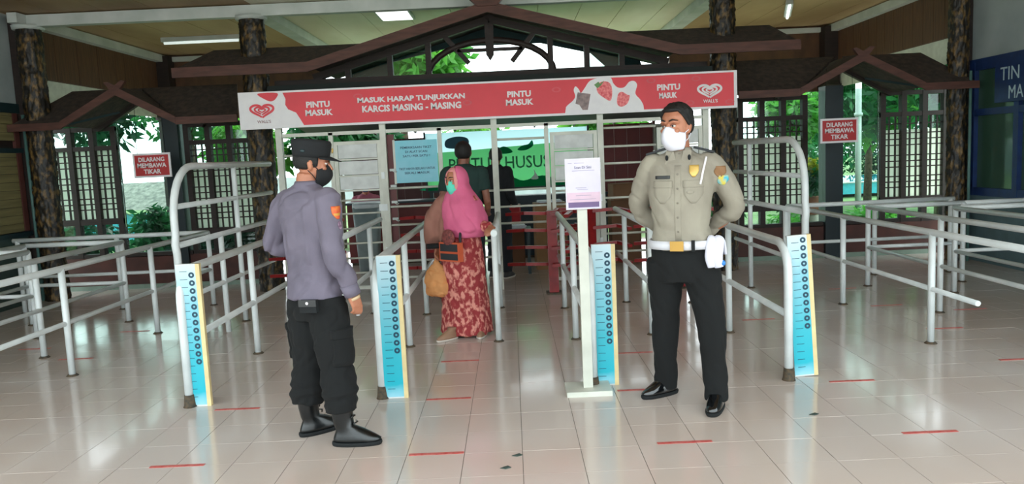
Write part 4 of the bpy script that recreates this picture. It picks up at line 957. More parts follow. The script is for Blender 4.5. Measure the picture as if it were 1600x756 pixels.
def shoe(parent, name, p, ang, s, m, boot=False, sole=M_black):
    """p = ankle ground point (local), ang = heading of the toe, 0 = -Y (front), degrees, + towards +X"""
    M = Matrix.Translation(Vector(p)) @ Matrix.Rotation(R(ang), 4, 'Z') @ Matrix.Scale(s, 4)
    u = MB()
    u.rings([(0, -.045, .018, .044, .125), (0, -.05, .04, .046, .128), (0, -.04, .062, .042, .11), (0, -.015, .085, .037, .075), (0, .015, .105, .037, .052)] + ([(0, .022, .16, .046, .055), (0, .022, .235, .055, .062), (0, .022, .27, .057, .064)] if boot else [(0, .02, .13, .04, .048)]), 24, 2.3)
    for v in u.v:
        if v.y < -.1: v.z *= .86
    o = put(name, u.xf(M), m, parent)
    so_ = MB().rings([(0, -.046, 0, .043, .13), (0, -.047, .012, .049, .135), (0, -.047, .022, .048, .133)], 24, 2.4); put('sole', so_.xf(M), sole, o)
    if boot or name == 'dress_shoe':
        for k in range(5 if boot else 3):
            z = .09+.03*k if boot else .083-.007*k*2; y = -.062+.008*k if boot else -.055-.02*k
            if boot: z = .088+.034*k; y = -.066+.012*min(k, 2)
            put('lace', MB().tube([(-.028, y+.012, z), (0, y-.003, z+.004), (.028, y+.012, z)], .004, 6).xf(M), m, o)
    return o

# ---------------------------------------------------------- officer in pale tan shirt (facing the camera)
def person_R():
    TH = R(-20); s = 1.065; px, py = 1.035, 4.72
    e = empty('person', (px, py, 0), TH, 'officer in a pale tan uniform shirt, white mask and white belt, hands behind the back', 'person')
    inv = Matrix.Rotation(-TH, 4, 'Z') @ Matrix.Translation((-px, -py, 0))
    loc = lambda x, y, z=0.: inv @ Vector((x, y, z))
    V = lambda x, y, z: Vector((x*s, y*s, z*s))
    M_tan = mat('tan_uniform_cloth', S(152, 146, 131), .85, c2=S(138, 131, 118), scale=5, bump=.12, bscale=220)
    M_blk = mat('black_trouser_cloth', S(10, 14, 15), .95, c2=S(7, 9, 10), scale=5, bump=.1, bscale=200)
    HM = Matrix.Translation(V(-.012, -.03, 1.615)) @ Euler((R(-6), 0, R(-24))).to_matrix().to_4x4()
    HM = Matrix.Translation(V(-.012, -.03, 1.615)) @ Matrix.Rotation(R(-24), 4, 'Z') @ Matrix.Rotation(R(2), 4, 'X')
    body = MB(); head_mb(body, HM, s*1.0)
    limb(body, [V(0, .01, 1.38), V(0, .005, 1.47), V(-.008, -.008, 1.56)], [.07*s, .058*s, .056*s])
    torso(body, s*1.0, w=.8, d=.68)
    # feet and legs
    aR = loc(.955, 4.93); aL = loc(1.205, 4.62)
    hipR, hipL = V(-.095, 0, .88), V(.095, 0, .88)
    kR = lerp(hipR, aR+Vector((0, 0, .1)), .5)+Vector((-.0, -.03, .01)); kL = lerp(hipL, aL+Vector((0, 0, .1)), .5)+Vector((.02, -.03, .01))
    for hp, kn, an in ((hipR, kR, aR), (hipL, kL, aL)): limb(body, [hp, kn, an+Vector((0, .0, .07))], [.08*s, .052*s, .038*s])
    arms = {}
    for q in (-1, 1):
        sh = V(q*.178, .005, 1.405); el = V(q*(.285 if q > 0 else .262), .10, 1.155); wr = V(q*.1, .2, .99 if q > 0 else .985)
        arms[q] = (sh, el, wr); limb(body, [sh, el, wr], [.045*s, .038*s, .027*s]); 
        hand(body, wr, (-q, .15, -.12), (0, 1, 0), (0, 0, 1), .45, s)
    me = remesh(body, .0062, 2); meshpart('body', me, M_skin, e)
    eyes(e, HM, s)
    # trousers
    t = MB(); t.rings([(0, 0, .74*s, .15*s, .12*s), (0, .0, .82*s, .175*s, .128*s), (0, 0, .92*s, .178*s, .128*s), (0, -.004*s, .985*s, .168*s, .124*s)], 32, 2.3)
    for hp, kn, an in ((hipR, kR, aR), (hipL, kL, aL)):
        limb(t, [hp+Vector((0, 0, -.02)), lerp(hp, kn, .5), kn, lerp(kn, an, .55)+Vector((0, 0, .04)), an+Vector((0, .0, .05))], [(.100*s, .116*s), (.094*s, .104*s), (.074*s, .084*s), (.063*s, .072*s), (.060*s, .070*s)])
    meshpart('trousers', remesh(t, .009, 5, folds(.007, 9, 5, 3)), M_blk, e)
    shoe(e, 'dress_shoe', tuple(aR), math.degrees(-TH)-62, s*1.02, mat('black_patent_leather', S(12, 14, 16), .12, coat=.6)); shoe(e, 'dress_shoe', tuple(aL), math.degrees(-TH)-24, s*1.02, MATS['black_patent_leather'])
    # shirt
    b = MB(); torso(b, s, w=1.03, d=1.04, zlo=.92, belly=.022)
    for q in (-1, 1):
        sh, el, wr = arms[q]
        limb(b, [V(q*.13, .0, 1.415), sh, lerp(sh, el, .5)+Vector((q*.012, .0, 0)), el, lerp(el, wr, .5), wr], [.06*s, (.072*s, .066*s), (.066*s, .066*s), (.058*s, .062*s), (.05*s, .052*s), (.038*s, .04*s)])
    shm = remesh(b, .008, 5, folds(.0085, 8, 5, 11, lambda p: .004*math.sin(p.z*40+p.x*20)*math.exp(-((p.z-1.12)/.12)**2)))
    shirt = meshpart('shirt', shm, M_tan, e); bv = bvh_of(shm)
    f = (0, 1, 0)
    # collar
    cb = MB().shell(V(0, .0, 1.475), (.066*s, .064*s, .06*s), 28, 332, lambda a: -28+10*math.cos(R(a)), lambda a: 30, .006, 30, 5); put('collar', cb, M_tan, shirt)
    for q in (-1, 1):
        mb = MB().add([V(q*.006, -.088, 1.405), V(q*.028, -.062, 1.49), V(q*.07, -.055, 1.487), V(q*.072, -.092, 1.42), V(q*.006, -.098, 1.402), V(q*.028, -.072, 1.492), V(q*.07, -.066, 1.49), V(q*.074, -.104, 1.418)], [(0,1,2,3),(7,6,5,4),(0,4,5,1),(1,5,6,2),(2,6,7,3),(3,7,4,0)])
        put('collar_point', mb, M_tan, shirt)
        put('collar_pin', MB().ell(V(q*.062, -.101, 1.452), (.009*s, .004*s, .016*s), 10, 6), M_black, shirt)
    put('undershirt', MB().ell(V(0, -.052, 1.437), (.034*s, .02*s, .045*s)), mat('grey_undershirt', S(128, 120, 110), .9), shirt)
    conform(shirt, 'placket', M_tan, bv, V(0, -.15, 1.20), f, (0, 0, 1), .034*s, .42*s, .003, n=9)
    for z in (1.36, 1.28, 1.20, 1.12, 1.04): conform(shirt, 'button', mat('tan_button', S(120, 112, 98), .4), bv, V(0, -.15, z), f, (0, 0, 1), .012, .012, .006, 'oval', 5)
    for q in (-1, 1):
        conform(shirt, 'pocket', M_tan, bv, V(q*.085, -.15, 1.255), f, (0, 0, 1), .105*s, .115*s, .0025, 'shield')
        conform(shirt, 'pocket_flap', M_tan, bv, V(q*.085, -.15, 1.305), f, (0, 0, 1), .11*s, .04*s, .005)
    conform(shirt, 'name_tag', mat('dark_name_tag', S(44, 46, 46), .5), bv, V(-.085, -.15, 1.345), f, (0, 0, 1), .085*s, .018*s, .007)
    conform(shirt, 'badge', mat('gold_badge', S(206, 170, 92), .4, .3), bv, V(.088, -.15, 1.375), f, (0, 0, 1), .052*s, .066*s, .008, 'shield')
    conform(shirt, 'insignia', M_tan, bv, V(.07, -.15, 1.26), f, (0, 0, 1), .04*s, .02*s, .007, 'oval')
    for q in (-1, 1):
        put('epaulette', MB().bar(V(q*.078, -.004, 1.505), V(q*.19, -.004, 1.475), .062*s, .012*s), mat('black_epaulette', S(22, 26, 30), .6), shirt)
        for k in (.35, .62): put('rank_mark', MB().ell(V(q*(.085+.1*k), -.004, 1.514-.03*k), (.009*s, .012*s, .004*s), 8, 5), mat('silver_mark', S(190, 196, 200), .3, .6), shirt)
    conform(shirt, 'sleeve_patch', mat('brown_patch', S(142, 104, 70), .7), bv, V(.225, -.04, 1.365), (-.75, .66, 0), (0, 0, 1), .062*s, .062*s, .004, 'shield')
    conform(shirt, 'sleeve_badge', mat('turquoise_patch', S(60, 170, 196), .5, c2=S(200, 180, 60), scale=30), bv, V(.245, -.03, 1.315), (-.8, .6, 0), (0, 0, 1), .05*s, .055*s, .005, 'shield')
    # shoulder cord
    pts = []
    for k in range(9):
        t = k/8; p = lerp(V(.150, -.0, 1.45), V(.122, 0, 1.30), t); h_ = bv.ray_cast(p+Vector((0, -.4, 0)), Vector((0, 1, 0)), .5); pts.append((h_[0] if h_[0] is not None else p)+Vector((0, -.006, 0)))
    put('shoulder_cord', MB().tube(pts, .0065, 8), Ml, shirt)
    # belt
    def ring(z0, z1, a, b_, th, name, m, cy=-.012):
        n = 48; vs = []
        for (aa, bb_) in ((a, b_), (a-th, b_-th)):
            for z in (z0, z1):
                for k in range(n):
                    t_ = 2*math.pi*k/n; c_, s2 = math.cos(t_), math.sin(t_); ee = 2/2.3
                    vs.append(((aa*math.copysign(abs(c_)**ee, c_))*s, (cy+bb_*math.copysign(abs(s2)**ee, s2))*s, (z-.0*c_)*s))
        fs = []
        for k in range(n):
            j = (k+1) % n
            fs += [(k, j, n+j, n+k), (2*n+k, 3*n+k, 3*n+j, 2*n+j), (k, 2*n+k, 2*n+j, j), (n+k, n+j, 3*n+j, 3*n+k)]
        return put(name, MB().add(vs, fs, True), m, e)
    belt = ring(.937, .985, .186, .15, .016, 'belt', mat('white_belt', S(222, 222, 228), .4))
    put('buckle', MB().box(-.045*s, .03*s, -.176*s, -.166*s, .933*s, .988*s), mat('gold_buckle', S(176, 138, 70), .3, .7), belt)
    put('belt_keeper', MB().box(.072*s, .09*s, -.166*s, -.15*s, .93*s, .992*s), M_black, belt)
    # head wear: hair and mask
    hr = MB().shell((0, .008, .035), (.0765, .098, .09), 0, 360, lambda a: (38 if math.cos(R(a)) > .75 else (38-62*min(1, (.75-math.cos(R(a)))/.75) if math.cos(R(a)) > 0 else -24-24*(-math.cos(R(a)))**.5)), lambda a: 89.5, .012, 44, 9, lambda a, el: .010*noise.noise(Vector((a*.3, el*.22, 0)))+.010*(el > 30))
    put('hair', hr.xf(HM @ Matrix.Scale(s, 4)), M_hair, e)
    Mmask = mat('white_mask_cloth', S(226, 226, 236), .7, c2=S(216, 216, 228), scale=8)
    mk = MB().shell((0, .0, -.048), (.071, .096, .085), -72, 72, lambda a: -46-6*math.cos(R(a)), lambda a: 14+22*math.cos(R(a))**4, .010, 26, 14, lambda a, el: .024*math.exp(-(a/26)**2)*math.exp(-((el-2)/34)**2)+.014*math.exp(-(a/9)**2)*math.exp(-((el-26)/16)**2))
    mo = put('face_mask', mk.xf(HM @ Matrix.Scale(s, 4)), Mmask, e)
    for q in (-1, 1):
        put('ear_loop', MB().tube([(q*.069, -.04, -.03), (q*.078, -.01, -.012), (q*.085, .012, .006)], .0022, 6).xf(HM @ Matrix.Scale(s, 4)), Mmask, mo)
        put('ear_loop', MB().tube([(q*.062, -.035, -.085), (q*.074, -.0, -.055), (q*.082, .01, -.03)], .0022, 6).xf(HM @ Matrix.Scale(s, 4)), Mmask, mo)
    # folded gloves hanging at the belt: things of their own
    Mg2 = mat('white_glove_cloth', S(224, 224, 236), .8, c2=S(208, 208, 222), scale=12)
    c = Matrix.Translation((px, py, 0)) @ Matrix.Rotation(TH, 4, 'Z')
    gl = empty('folded_gloves', tuple(c @ V(.195, -.085, .93)), TH, 'folded white gloves looped over the belt of the tan-shirted officer', 'gloves')
    for dx_, tw in ((-.018, .05), (.022, -.08)):
        pts = [(dx_, -.03, -.10), (dx_-.01, -.038, -.04), (dx_-.002, -.034, .03), (dx_+.004, -.008, .072), (dx_+.02, .022, .04), (dx_+.03, .02, -.03)]
        limb_ = MB(); limb(limb_, pts, [(.014, .026), (.016, .032), (.016, .032), (.014, .03), (.013, .028), (.01, .022)], 12); put('glove', limb_, Mg2, gl)
    put('blue_clip', MB().ell((.04, -.03, -.075), (.02, .014, .018), 12, 8), mat('bright_blue_plastic', S(50, 130, 210), .4), gl)
person_R()

# ---------------------------------------------------------- officer in grey shirt (back towards the camera)
def person_L():
    TH = R(142); s = 1.0; px, py = -1.165, 4.42
    e = empty('person', (px, py, 0), TH, 'officer in a grey uniform shirt, black cap and black boots seen from behind', 'person')
    inv = Matrix.Rotation(-TH, 4, 'Z') @ Matrix.Translation((-px, -py, 0)); loc = lambda x, y, z=0.: inv @ Vector((x, y, z))
    V = lambda x, y, z: Vector((x*s, y*s, z*s))
    M_gr = mat('grey_violet_uniform_cloth', S(110, 103, 118), .85, c2=S(96, 90, 104), scale=5, bump=.12, bscale=220)
    M_blk = mat('black_cargo_cloth', S(9, 12, 13), .95, c2=S(6, 8, 9), scale=5, bump=.1, bscale=200)
    HM = Matrix.Translation(V(-.01, -.03, 1.60)) @ Matrix.Rotation(R(-40), 4, 'Z') @ Matrix.Rotation(R(7), 4, 'X')
    body = MB(); head_mb(body, HM, .98)
    limb(body, [V(0, .01, 1.36), V(0, .008, 1.46), V(-.004, -.005, 1.55)], [.075, .063, .062]); torso(body, s, w=.8, d=.68)
    aR = loc(-1.00, 4.27); aL = loc(-1.25, 4.48)
    hipR, hipL = V(-.09, 0, .86), V(.09, 0, .86)
    bang = (-(142-90)-2, -(142-90)+38); sR = aR+Matrix.Rotation(R(bang[0]), 3, 'Z') @ Vector((0, .025, 0)); sL = aL+Matrix.Rotation(R(bang[1]), 3, 'Z') @ Vector((0, .025, 0))
    legs = []
    for hp, an, dy in ((hipR, sR, -.03), (hipL, sL, -.03)):
        kn = lerp(hp, an+Vector((0, 0, .1)), .55)+Vector((0, dy*.5, .01)); legs.append((hp, kn, an)); limb(body, [hp, kn, an+Vector((0, 0, .13))], [.08, .052, .034])
    shR, elR, wrR = V(-.19, .01, 1.40), V(-.255, .05, 1.115), V(-.285, -.035, .875)
    shL, elL, wrL = V(.19, .01, 1.40), V(.30, .06, 1.135), V(.17, -.17, 1.09)
    for a in ((shR, elR, wrR), (shL, elL, wrL)): limb(body, list(a), [.045, .038, .028])
    d = (wrR-elR).normalized(); hand(body, wrR, d+Vector((.0, -.1, -.5)), (1, .15, 0), (.0, -1, -.15), .42, 1.0)
    hand(body, wrL, (-.9, -.5, .1), (0, 1, 0), (0, 0, 1), .5, 1.0)
    meshpart('body', remesh(body, .0062, 2), M_skin, e); eyes(e, HM, .98)
    t = MB(); t.rings([(0, 0, .72, .145, .12), (0, .004, .80, .174, .130), (0, .004, .86, .170, .122), (0, 0, .96, .150, .105)], 32, 2.3)
    for hp, kn, an in legs:
        limb(t, [hp+Vector((0, 0, -.02)), lerp(hp, kn, .5), kn, an+Vector(((kn.x-an.x)*.35, (kn.y-an.y)*.35, .31)), an+Vector((0, 0, .195))], [(.110, .124), (.112, .122), (.098, .106), (.106, .112), (.088, .092)])
    tm = remesh(t, .009, 4, folds(.009, 9, 8, 5, lambda p: .006*math.sin(p.z*95+p.x*14)*math.exp(-((p.z-.29)/.07)**2)))
    tr_ = meshpart('trousers', tm, M_blk, e); bt_ = bvh_of(tm)
    for q, (hp, kn, an) in ((-1, legs[0]), (1, legs[1])):
        c_ = lerp(hp, kn, .72); conform(tr_, 'cargo_pocket', M_blk, bt_, c_+Vector((q*.1, 0, 0)), (-q, 0, 0), (0, 0, 1), .15, .19, .02, n=7); conform(tr_, 'pocket_flap', M_blk, bt_, c_+Vector((q*.1, 0, .085)), (-q, 0, 0), (0, 0, 1), .16, .05, .027)
    Mb = mat('black_boot_leather', S(9, 14, 16), .3, c2=S(6, 9, 11), coat=.2)
    shoe(e, 'boot', tuple(aR), -(142-90)-2, 1.08, Mb, True); shoe(e, 'boot', tuple(aL), -(142-90)+38, 1.08, Mb, True)
    b = MB(); torso(b, s, w=1.12, d=1.08, zlo=.85, belly=.012)
    b.rings([(0, 0, .845, .186, .146), (0, 0, .90, .184, .142), (0, 0, .98, .176, .134)], 32, 2.3)
    limb(b, [V(-.12, 0, 1.415), shR, lerp(shR, elR, .5), elR, lerp(elR, wrR, .5), wrR+Vector((0, 0, .01))], [.062, (.078, .07), (.072, .066), (.062, .062), (.055, .055), (.046, .048)])
    limb(b, [V(.12, 0, 1.415), shL, lerp(shL, elL, .5), elL, lerp(elL, wrL, .5), wrL], [.062, (.078, .07), (.072, .066), (.062, .062), (.052, .055), (.042, .044)])
    def crease(p):
        return .005*math.sin((p.z*38+abs(p.x)*26))*math.exp(-((p.z-1.0)/.13)**2) + .006*math.exp(-((abs(p.x)-.105-(.0))/.012)**2)*(1 if p.y > .02 and 1.05 < p.z < 1.38 else 0)
    shm = remesh(b, .008, 4, folds(.011, 8, 5, 23, crease)); shirt = meshpart('shirt', shm, M_gr, e); bv = bvh_of(shm)
    put('collar', MB().shell(V(0, .004, 1.47), (.07, .07, .07), 20, 340, lambda a: -22, lambda a: 34, .007, 30, 5), M_gr, shirt)
    sd2 = (1, -.15, 0)
    conform(shirt, 'sleeve_patch', mat('red_patch', S(196, 52, 46), .6, c2=S(214, 120, 50), scale=25), bv, V(-.25, .02, 1.335), sd2, (0, 0, 1), .062, .07, .005, 'shield')
    conform(shirt, 'sleeve_mark', mat('gold_print', S(206, 150, 60), .5), bv, V(-.25, .02, 1.325), sd2, (.2, 0, 1), .045, .014, .007)
    conform(shirt, 'sleeve_badge', mat('pale_patch', S(176, 150, 170), .6, c2=S(90, 60, 84), scale=60), bv, V(-.26, .015, 1.265), sd2, (0, 0, 1), .03, .045, .005, 'oval')
    for (sh, el, wr) in ((shR, elR, wrR), (shL, elL, wrL)):
        dd = (wr-el).normalized(); put('cuff', MB().tube([wr-dd*.06, wr+dd*.008], [.05, .047], 18), M_gr, shirt)
    # watch
    dd = (wrR-elR).normalized(); put('wristwatch', MB().tube([wrR+dd*.016, wrR+dd*.034], .034, 16), mat('pale_watch_strap', S(206, 176, 140), .4), e)
    put('ring', MB().tube([wrR+Vector((-.0, -.03, -.125)), wrR+Vector((-.0, -.03, -.132))], .012, 10), mat('silver_mark', S(190, 196, 200)), e)
    # belt pouch
    bp_ = empty('belt_pouch', (0, 0, 0)); c = Matrix.Translation((px, py, 0)) @ Matrix.Rotation(TH, 4, 'Z'); bp_.location = c @ V(-.115, .135, .82); bp_.rotation_euler = (0, 0, TH+R(28)); tag(bp_, 'small black pouch with a pale press-stud below the grey shirt', 'pouch')
    put('case', MB().box(-.05, .05, -.012, .022, -.035, .035), M_black, bp_); put('flap', MB().box(-.052, .052, .02, .028, -.0, .038), mat('black_boot_leather', S(16, 22, 24)), bp_); put('stud', MB().ell((-.0, .031, .02), (.009, .004, .009), 10, 6), Ml, bp_)
    # hair, cap, mask
    H = HM @ Matrix.Scale(.98, 4)
    put('hair', MB().shell((0, .008, .03), (.0765, .097, .085), 62, 298, lambda a: -40, lambda a: 40, .005, 36, 8), M_hair, e).data.transform(H)
    Mc = mat('black_cap_cloth', S(16, 20, 24), .85, c2=S(10, 13, 16), bump=.15, bscale=200)
    cp = put('cap', MB().rings([(0, .004, .045, .086, .106), (0, .004, .07, .089, .109), (0, .006, .105, .094, .114), (0, .008, .132, .096, .116), (0, .008, .146, .088, .108), (0, .008, .150, .05, .07), (0, .008, .151, .01, .01)], 40, 2.2), Mc, e); cp.data.transform(H)
    vs = []; n = 18
    for yy in (0, 1):
        for k in range(n+1):
            a = R(-66+132*k/n); vs += [(math.sin(a)*.087, .004-math.cos(a)*.106, .06-.004*yy), (math.sin(a)*(.092), .004-math.cos(a)*.106-.068*max(0, math.cos(a*1.25)), .045-.004*yy-.010*math.cos(a))]
    q_ = 2*(n+1); fs = []
    for k in range(n): a = 2*k; fs += [(a, a+1, a+3, a+2), (q_+a, q_+a+2, q_+a+3, q_+a+1), (a+1, q_+a+1, q_+a+3, a+3), (a, a+2, q_+a+2, q_+a)]
    vz = put('visor', MB().add(vs, fs, True), Mc, cp); vz.data.transform(H)
    put('cap_badge', MB().ell((0, -.114, .092), (.014, .006, .016), 12, 8), mat('gold_badge', S(206, 170, 92)), cp).data.transform(H)
    put('cap_mark', MB().ell((-.088, .05, .078), (.004, .014, .008), 10, 6), M_teal, cp).data.transform(H)
    Mm = mat('black_mask_cloth', S(18, 20, 24), .8)
    mo = put('face_mask', MB().shell((0, .0, -.048), (.071, .096, .085), -70, 70, lambda a: -50-4*math.cos(R(a)), lambda a: 12+24*math.cos(R(a))**2, .010, 26, 12, lambda a, el: .02*math.exp(-(a/28)**2)*math.exp(-((el-2)/36)**2)), Mm, e); mo.data.transform(H)
    for q in (-1, 1):
        for z0, z1 in ((-.022, .02), (-.09, -.03)): put('ear_loop', MB().tube([(q*.067, -.04, z0), (q*.078, -.012, (z0+z1)/2+.006), (q*.086, .016, z1)], .0026, 6).xf(H), Mm, mo)
person_L()

# ---------------------------------------------------------- woman in pink headscarf
def person_W():
    TH = R(-40); s = .875; px, py = -.47, 6.95
    e = empty('person', (px, py, 0), TH, 'woman in a pink headscarf, green mask and long maroon patterned dress', 'person')
    inv = Matrix.Rotation(-TH, 4, 'Z') @ Matrix.Translation((-px, -py, 0)); loc = lambda x, y, z=0.: inv @ Vector((x, y, z))
    V = lambda x, y, z: Vector((x*s, y*s, z*s))
    HM = Matrix.Translation(V(-.01, -.03, 1.60)) @ Matrix.Rotation(R(-6), 4, 'Z') @ Matrix.Rotation(R(6), 4, 'X')
    body = MB(); head_mb(body, HM, .93, False); limb(body, [V(0, .01, 1.36), V(0, .008, 1.46), V(-.004, -.005, 1.55)], [.06, .05, .05]); torso(body, s, w=.8, d=.8)
    shR, elR, wrR = V(-.17, .0, 1.38), V(-.25, -.05, 1.12), V(-.205, -.16, .905)
    shL, elL = V(.17, .0, 1.38), V(.235, .03, 1.16); wrL = loc(-.185, 6.72, .985)
    for a in ((shR, elR, wrR), (shL, elL, wrL)): limb(body, list(a), [.042, .034, .024])
    hand(body, wrR, (0, -.1, -1), (1, 0, 0), (0, -1, 0), .95, .9)
    hand(body, wrL, (.25, -.9, -.15), (.2, 0, -1), (-1, -.3, 0), .6, .9)
    for q in (-1, 1): limb(body, [V(q*.08, 0, .86), V(q*.08, -.02, .45), V(q*.09, 0, .06)], [.08, .05, .035]); limb(body, [V(q*.09, .03, .035), V(q*.1, -.05, .03), V(q*.105, -.14, .02)], [.03, .034, .022])
    meshpart('body', remesh(body, .0065, 2), M_skin, e); eyes(e, HM, .93)
    # dress with batik-like blotches
    Md_ = mat('maroon_batik_cloth', S(146, 46, 50), .85, c2=S(214, 142, 128), scale=26, detail=5, stretch=(1, 1, .7))
    rmp = [n_ for n_ in Md_.node_tree.nodes if n_.type == 'VALTORGB'][0]; rmp.color_ramp.elements[0].position = .40; rmp.color_ramp.elements[1].position = .52
    dr = MB(); dr.rings([(0, .0, .02, .255, .22), (0, 0, .25, .235, .20), (0, 0, .5, .215, .185), (0, 0, .72, .20, .17), (0, 0, .84, .185, .16), (0, 0, .95, .165, .14), (0, 0, 1.1, .165, .135), (0, 0, 1.2, .15, .11), (0, 0, 1.26, .10, .08)], 36, 2.1)
    limb(dr, [V(.12, 0, 1.38), shL, elL, lerp(elL, wrL, .85)], [.055, .066, .058, .05])
    limb(dr, [V(-.12, 0, 1.38), shR, elR], [.055, .06, .05])
    meshpart('dress', remesh(dr, .011, 3, folds(.012, 11, 1.2, 7)), Md_, e)
    # brown sleeve/wrap over the right arm with black cuff
    Mbr = mat('brown_wrap_cloth', S(150, 104, 90), .85, c2=S(128, 86, 74), scale=4)
    wb = MB(); limb(wb, [V(-.08, -.02, 1.42), V(-.18, -.03, 1.38), lerp(shR, elR, .5)+Vector((-.04, -.05, 0)), elR+Vector((-.03, -.04, 0)), lerp(elR, wrR, .5)+Vector((-.02, -.02, 0)), wrR+Vector((0, 0, .05))], [.07, (.10, .09), (.115, .10), (.115, .10), (.105, .10), (.095, .09)])
    limb(wb, [V(-.10, -.06, 1.36), V(-.14, -.10, 1.1), V(-.12, -.12, .92)], [(.07, .05), (.08, .05), (.06, .03)])
    wr_ = meshpart('sleeve', remesh(wb, .010, 4, folds(.009, 9, 3, 3)), Mbr, e)
    put('cuff', MB().tube([wrR+Vector((0, 0, .055)), wrR+Vector((.0, .0, .015))], [(.103, .095), (.1, .092)], 20), M_black, wr_)
    # head scarf
    Mp = mat('pink_scarf_cloth', S(214, 104, 140), .8, c2=S(198, 88, 126), scale=3); Mp2 = mat('pale_peach_scarf', S(220, 150, 146), .8, c2=S(208, 134, 132), scale=3)
    H = HM @ Matrix.Scale(.93, 4)
    ff = MB(); ff.shell((0, .006, .0), (.088, .112, .128), -62, 62, lambda a: (48 if abs(a) < 40 else -75), lambda a: 88, .012, 36, 12); ff.xf(H)
    meshpart('scarf_edge', remesh(ff, .0065, 3, folds(.003, 10, 10, 2)), Mp2, e)
    cn = MB().shell((0, -.01, -.03), (.086, .106, .125), -50, 50, lambda a: -88, lambda a: -52, .012, 20, 6); put('chin_fold', cn.xf(H), Mp2, e)
    hs = MB(); hs.shell((0, .01, .0), (.094, .120, .137), 52, 308, lambda a: -74, lambda a: 89, .012, 40, 14); hs.xf(H)
    hs.rings([(.075, .0, .90, .15, .16), (.065, 0, .97, .205, .19), (.05, 0, 1.08, .215, .19), (.02, .005, 1.20, .20, .165), (0, .012, 1.27, .165, .125), (-.004, .012, 1.33, .120, .10), (-.008, .006, 1.38, .095, .088), (-.008, .004, 1.41, .06, .06)], 36, 2.1)
    meshpart('headscarf', remesh(hs, .009, 6, folds(.009, 8, 3, 13)), Mp, e)
    Mm = mat('green_surgical_mask', S(92, 208, 182), .7, c2=S(78, 194, 168), scale=4)
    mo = put('face_mask', MB().shell((0, .0, -.045), (.071, .096, .085), -66, 66, lambda a: -50, lambda a: 14+22*math.cos(R(a))**2, .010, 24, 10, lambda a, el: .014*math.exp(-(a/28)**2)+.0015*math.sin(el*.3)), Mm, e); mo.data.transform(H)
    for q in (-1, 1): put('ear_loop', MB().tube([(q*.066, -.04, -.03), (q*.08, -.01, -.01)], .0025, 6).xf(H), Mm, mo)
    for x, y, a in ((-.60, 6.74, -50), (-.32, 6.84, -10)):
        p = loc(x, y); shoe(e, 'sandal', tuple(p), math.degrees(-TH)+a, .84, mat('tan_sandal', S(150, 116, 92), .6), False, mat('pale_sole', S(206, 196, 186), .6))
    c = Matrix.Translation((px, py, 0)) @ Matrix.Rotation(TH, 4, 'Z')
    # sling bag
    sb = empty('sling_bag', tuple(c @ Vector((.05, -.20, .79))), TH, 'small black and orange sling bag hanging in front of the maroon dress', 'bag')
    Mo = mat('orange_trim', S(206, 92, 56), .6); Mbk = mat('black_bag_cloth', S(40, 44, 48), .7)
    put('body', MB().box(-.12, .12, -.025, .03, -.09, .08), Mo, sb); put('panel', MB().box(-.105, .105, -.03, -.025, .0, .065), Mbk, sb); put('panel', MB().box(-.105, .105, -.03, -.025, -.075, -.02), Mbk, sb); put('zip', MB().box(-.11, .11, -.033, -.029, -.013, -.006), Mo, sb)
    put('strap', MB().tube([(-.11, .01, .07), (-.10, .02, .12), (-.08, .05, .17)], .012, 8), Mbk, sb); put('strap', MB().tube([(.11, .01, .07), (.10, .02, .12), (.08, .05, .17)], .012, 8), Mbk, sb)
    put('scarf_end', MB().ell((-.01, -.015, .12), (.075, .03, .075), 16, 10), mat('dark_brown_lace', S(78, 42, 40), .8, c2=S(140, 70, 66), scale=40), sb)
    # orange plastic bag
    pb = empty('plastic_bag', tuple(c @ (wrR+Vector((0, -.02, -.1)))), TH, 'orange plastic carrier bag hanging from the hand of the woman in the pink headscarf', 'bag')
    mo_ = translucent('orange_plastic_film', S(242, 186, 128), .5)
    bb = MB(); bb.rings([(.02, 0, -.33, .08, .06), (.02, 0, -.30, .13, .10), (.01, 0, -.19, .14, .11), (.0, 0, -.10, .105, .08), (0, 0, -.04, .045, .035), (0, 0, .0, .02, .018)], 28, 2.2)
    me = remesh(bb, .007, 2, folds(.012, 14, 12, 9)); meshpart('film', me, mo_, pb)
    for q in (-1, 1): put('handle', MB().tube([(q*.012, 0, -.02), (q*.016, .004, .02), (q*.006, .01, .05)], [.012, .008, .005], 8), mo_, pb)
    put('contents', MB().ell((.015, -.02, -.215), (.085, .06, .065), 18, 10), mat('pale_yellow_food', S(236, 214, 150), .7, c2=S(220, 180, 110), scale=30), pb)
person_W()

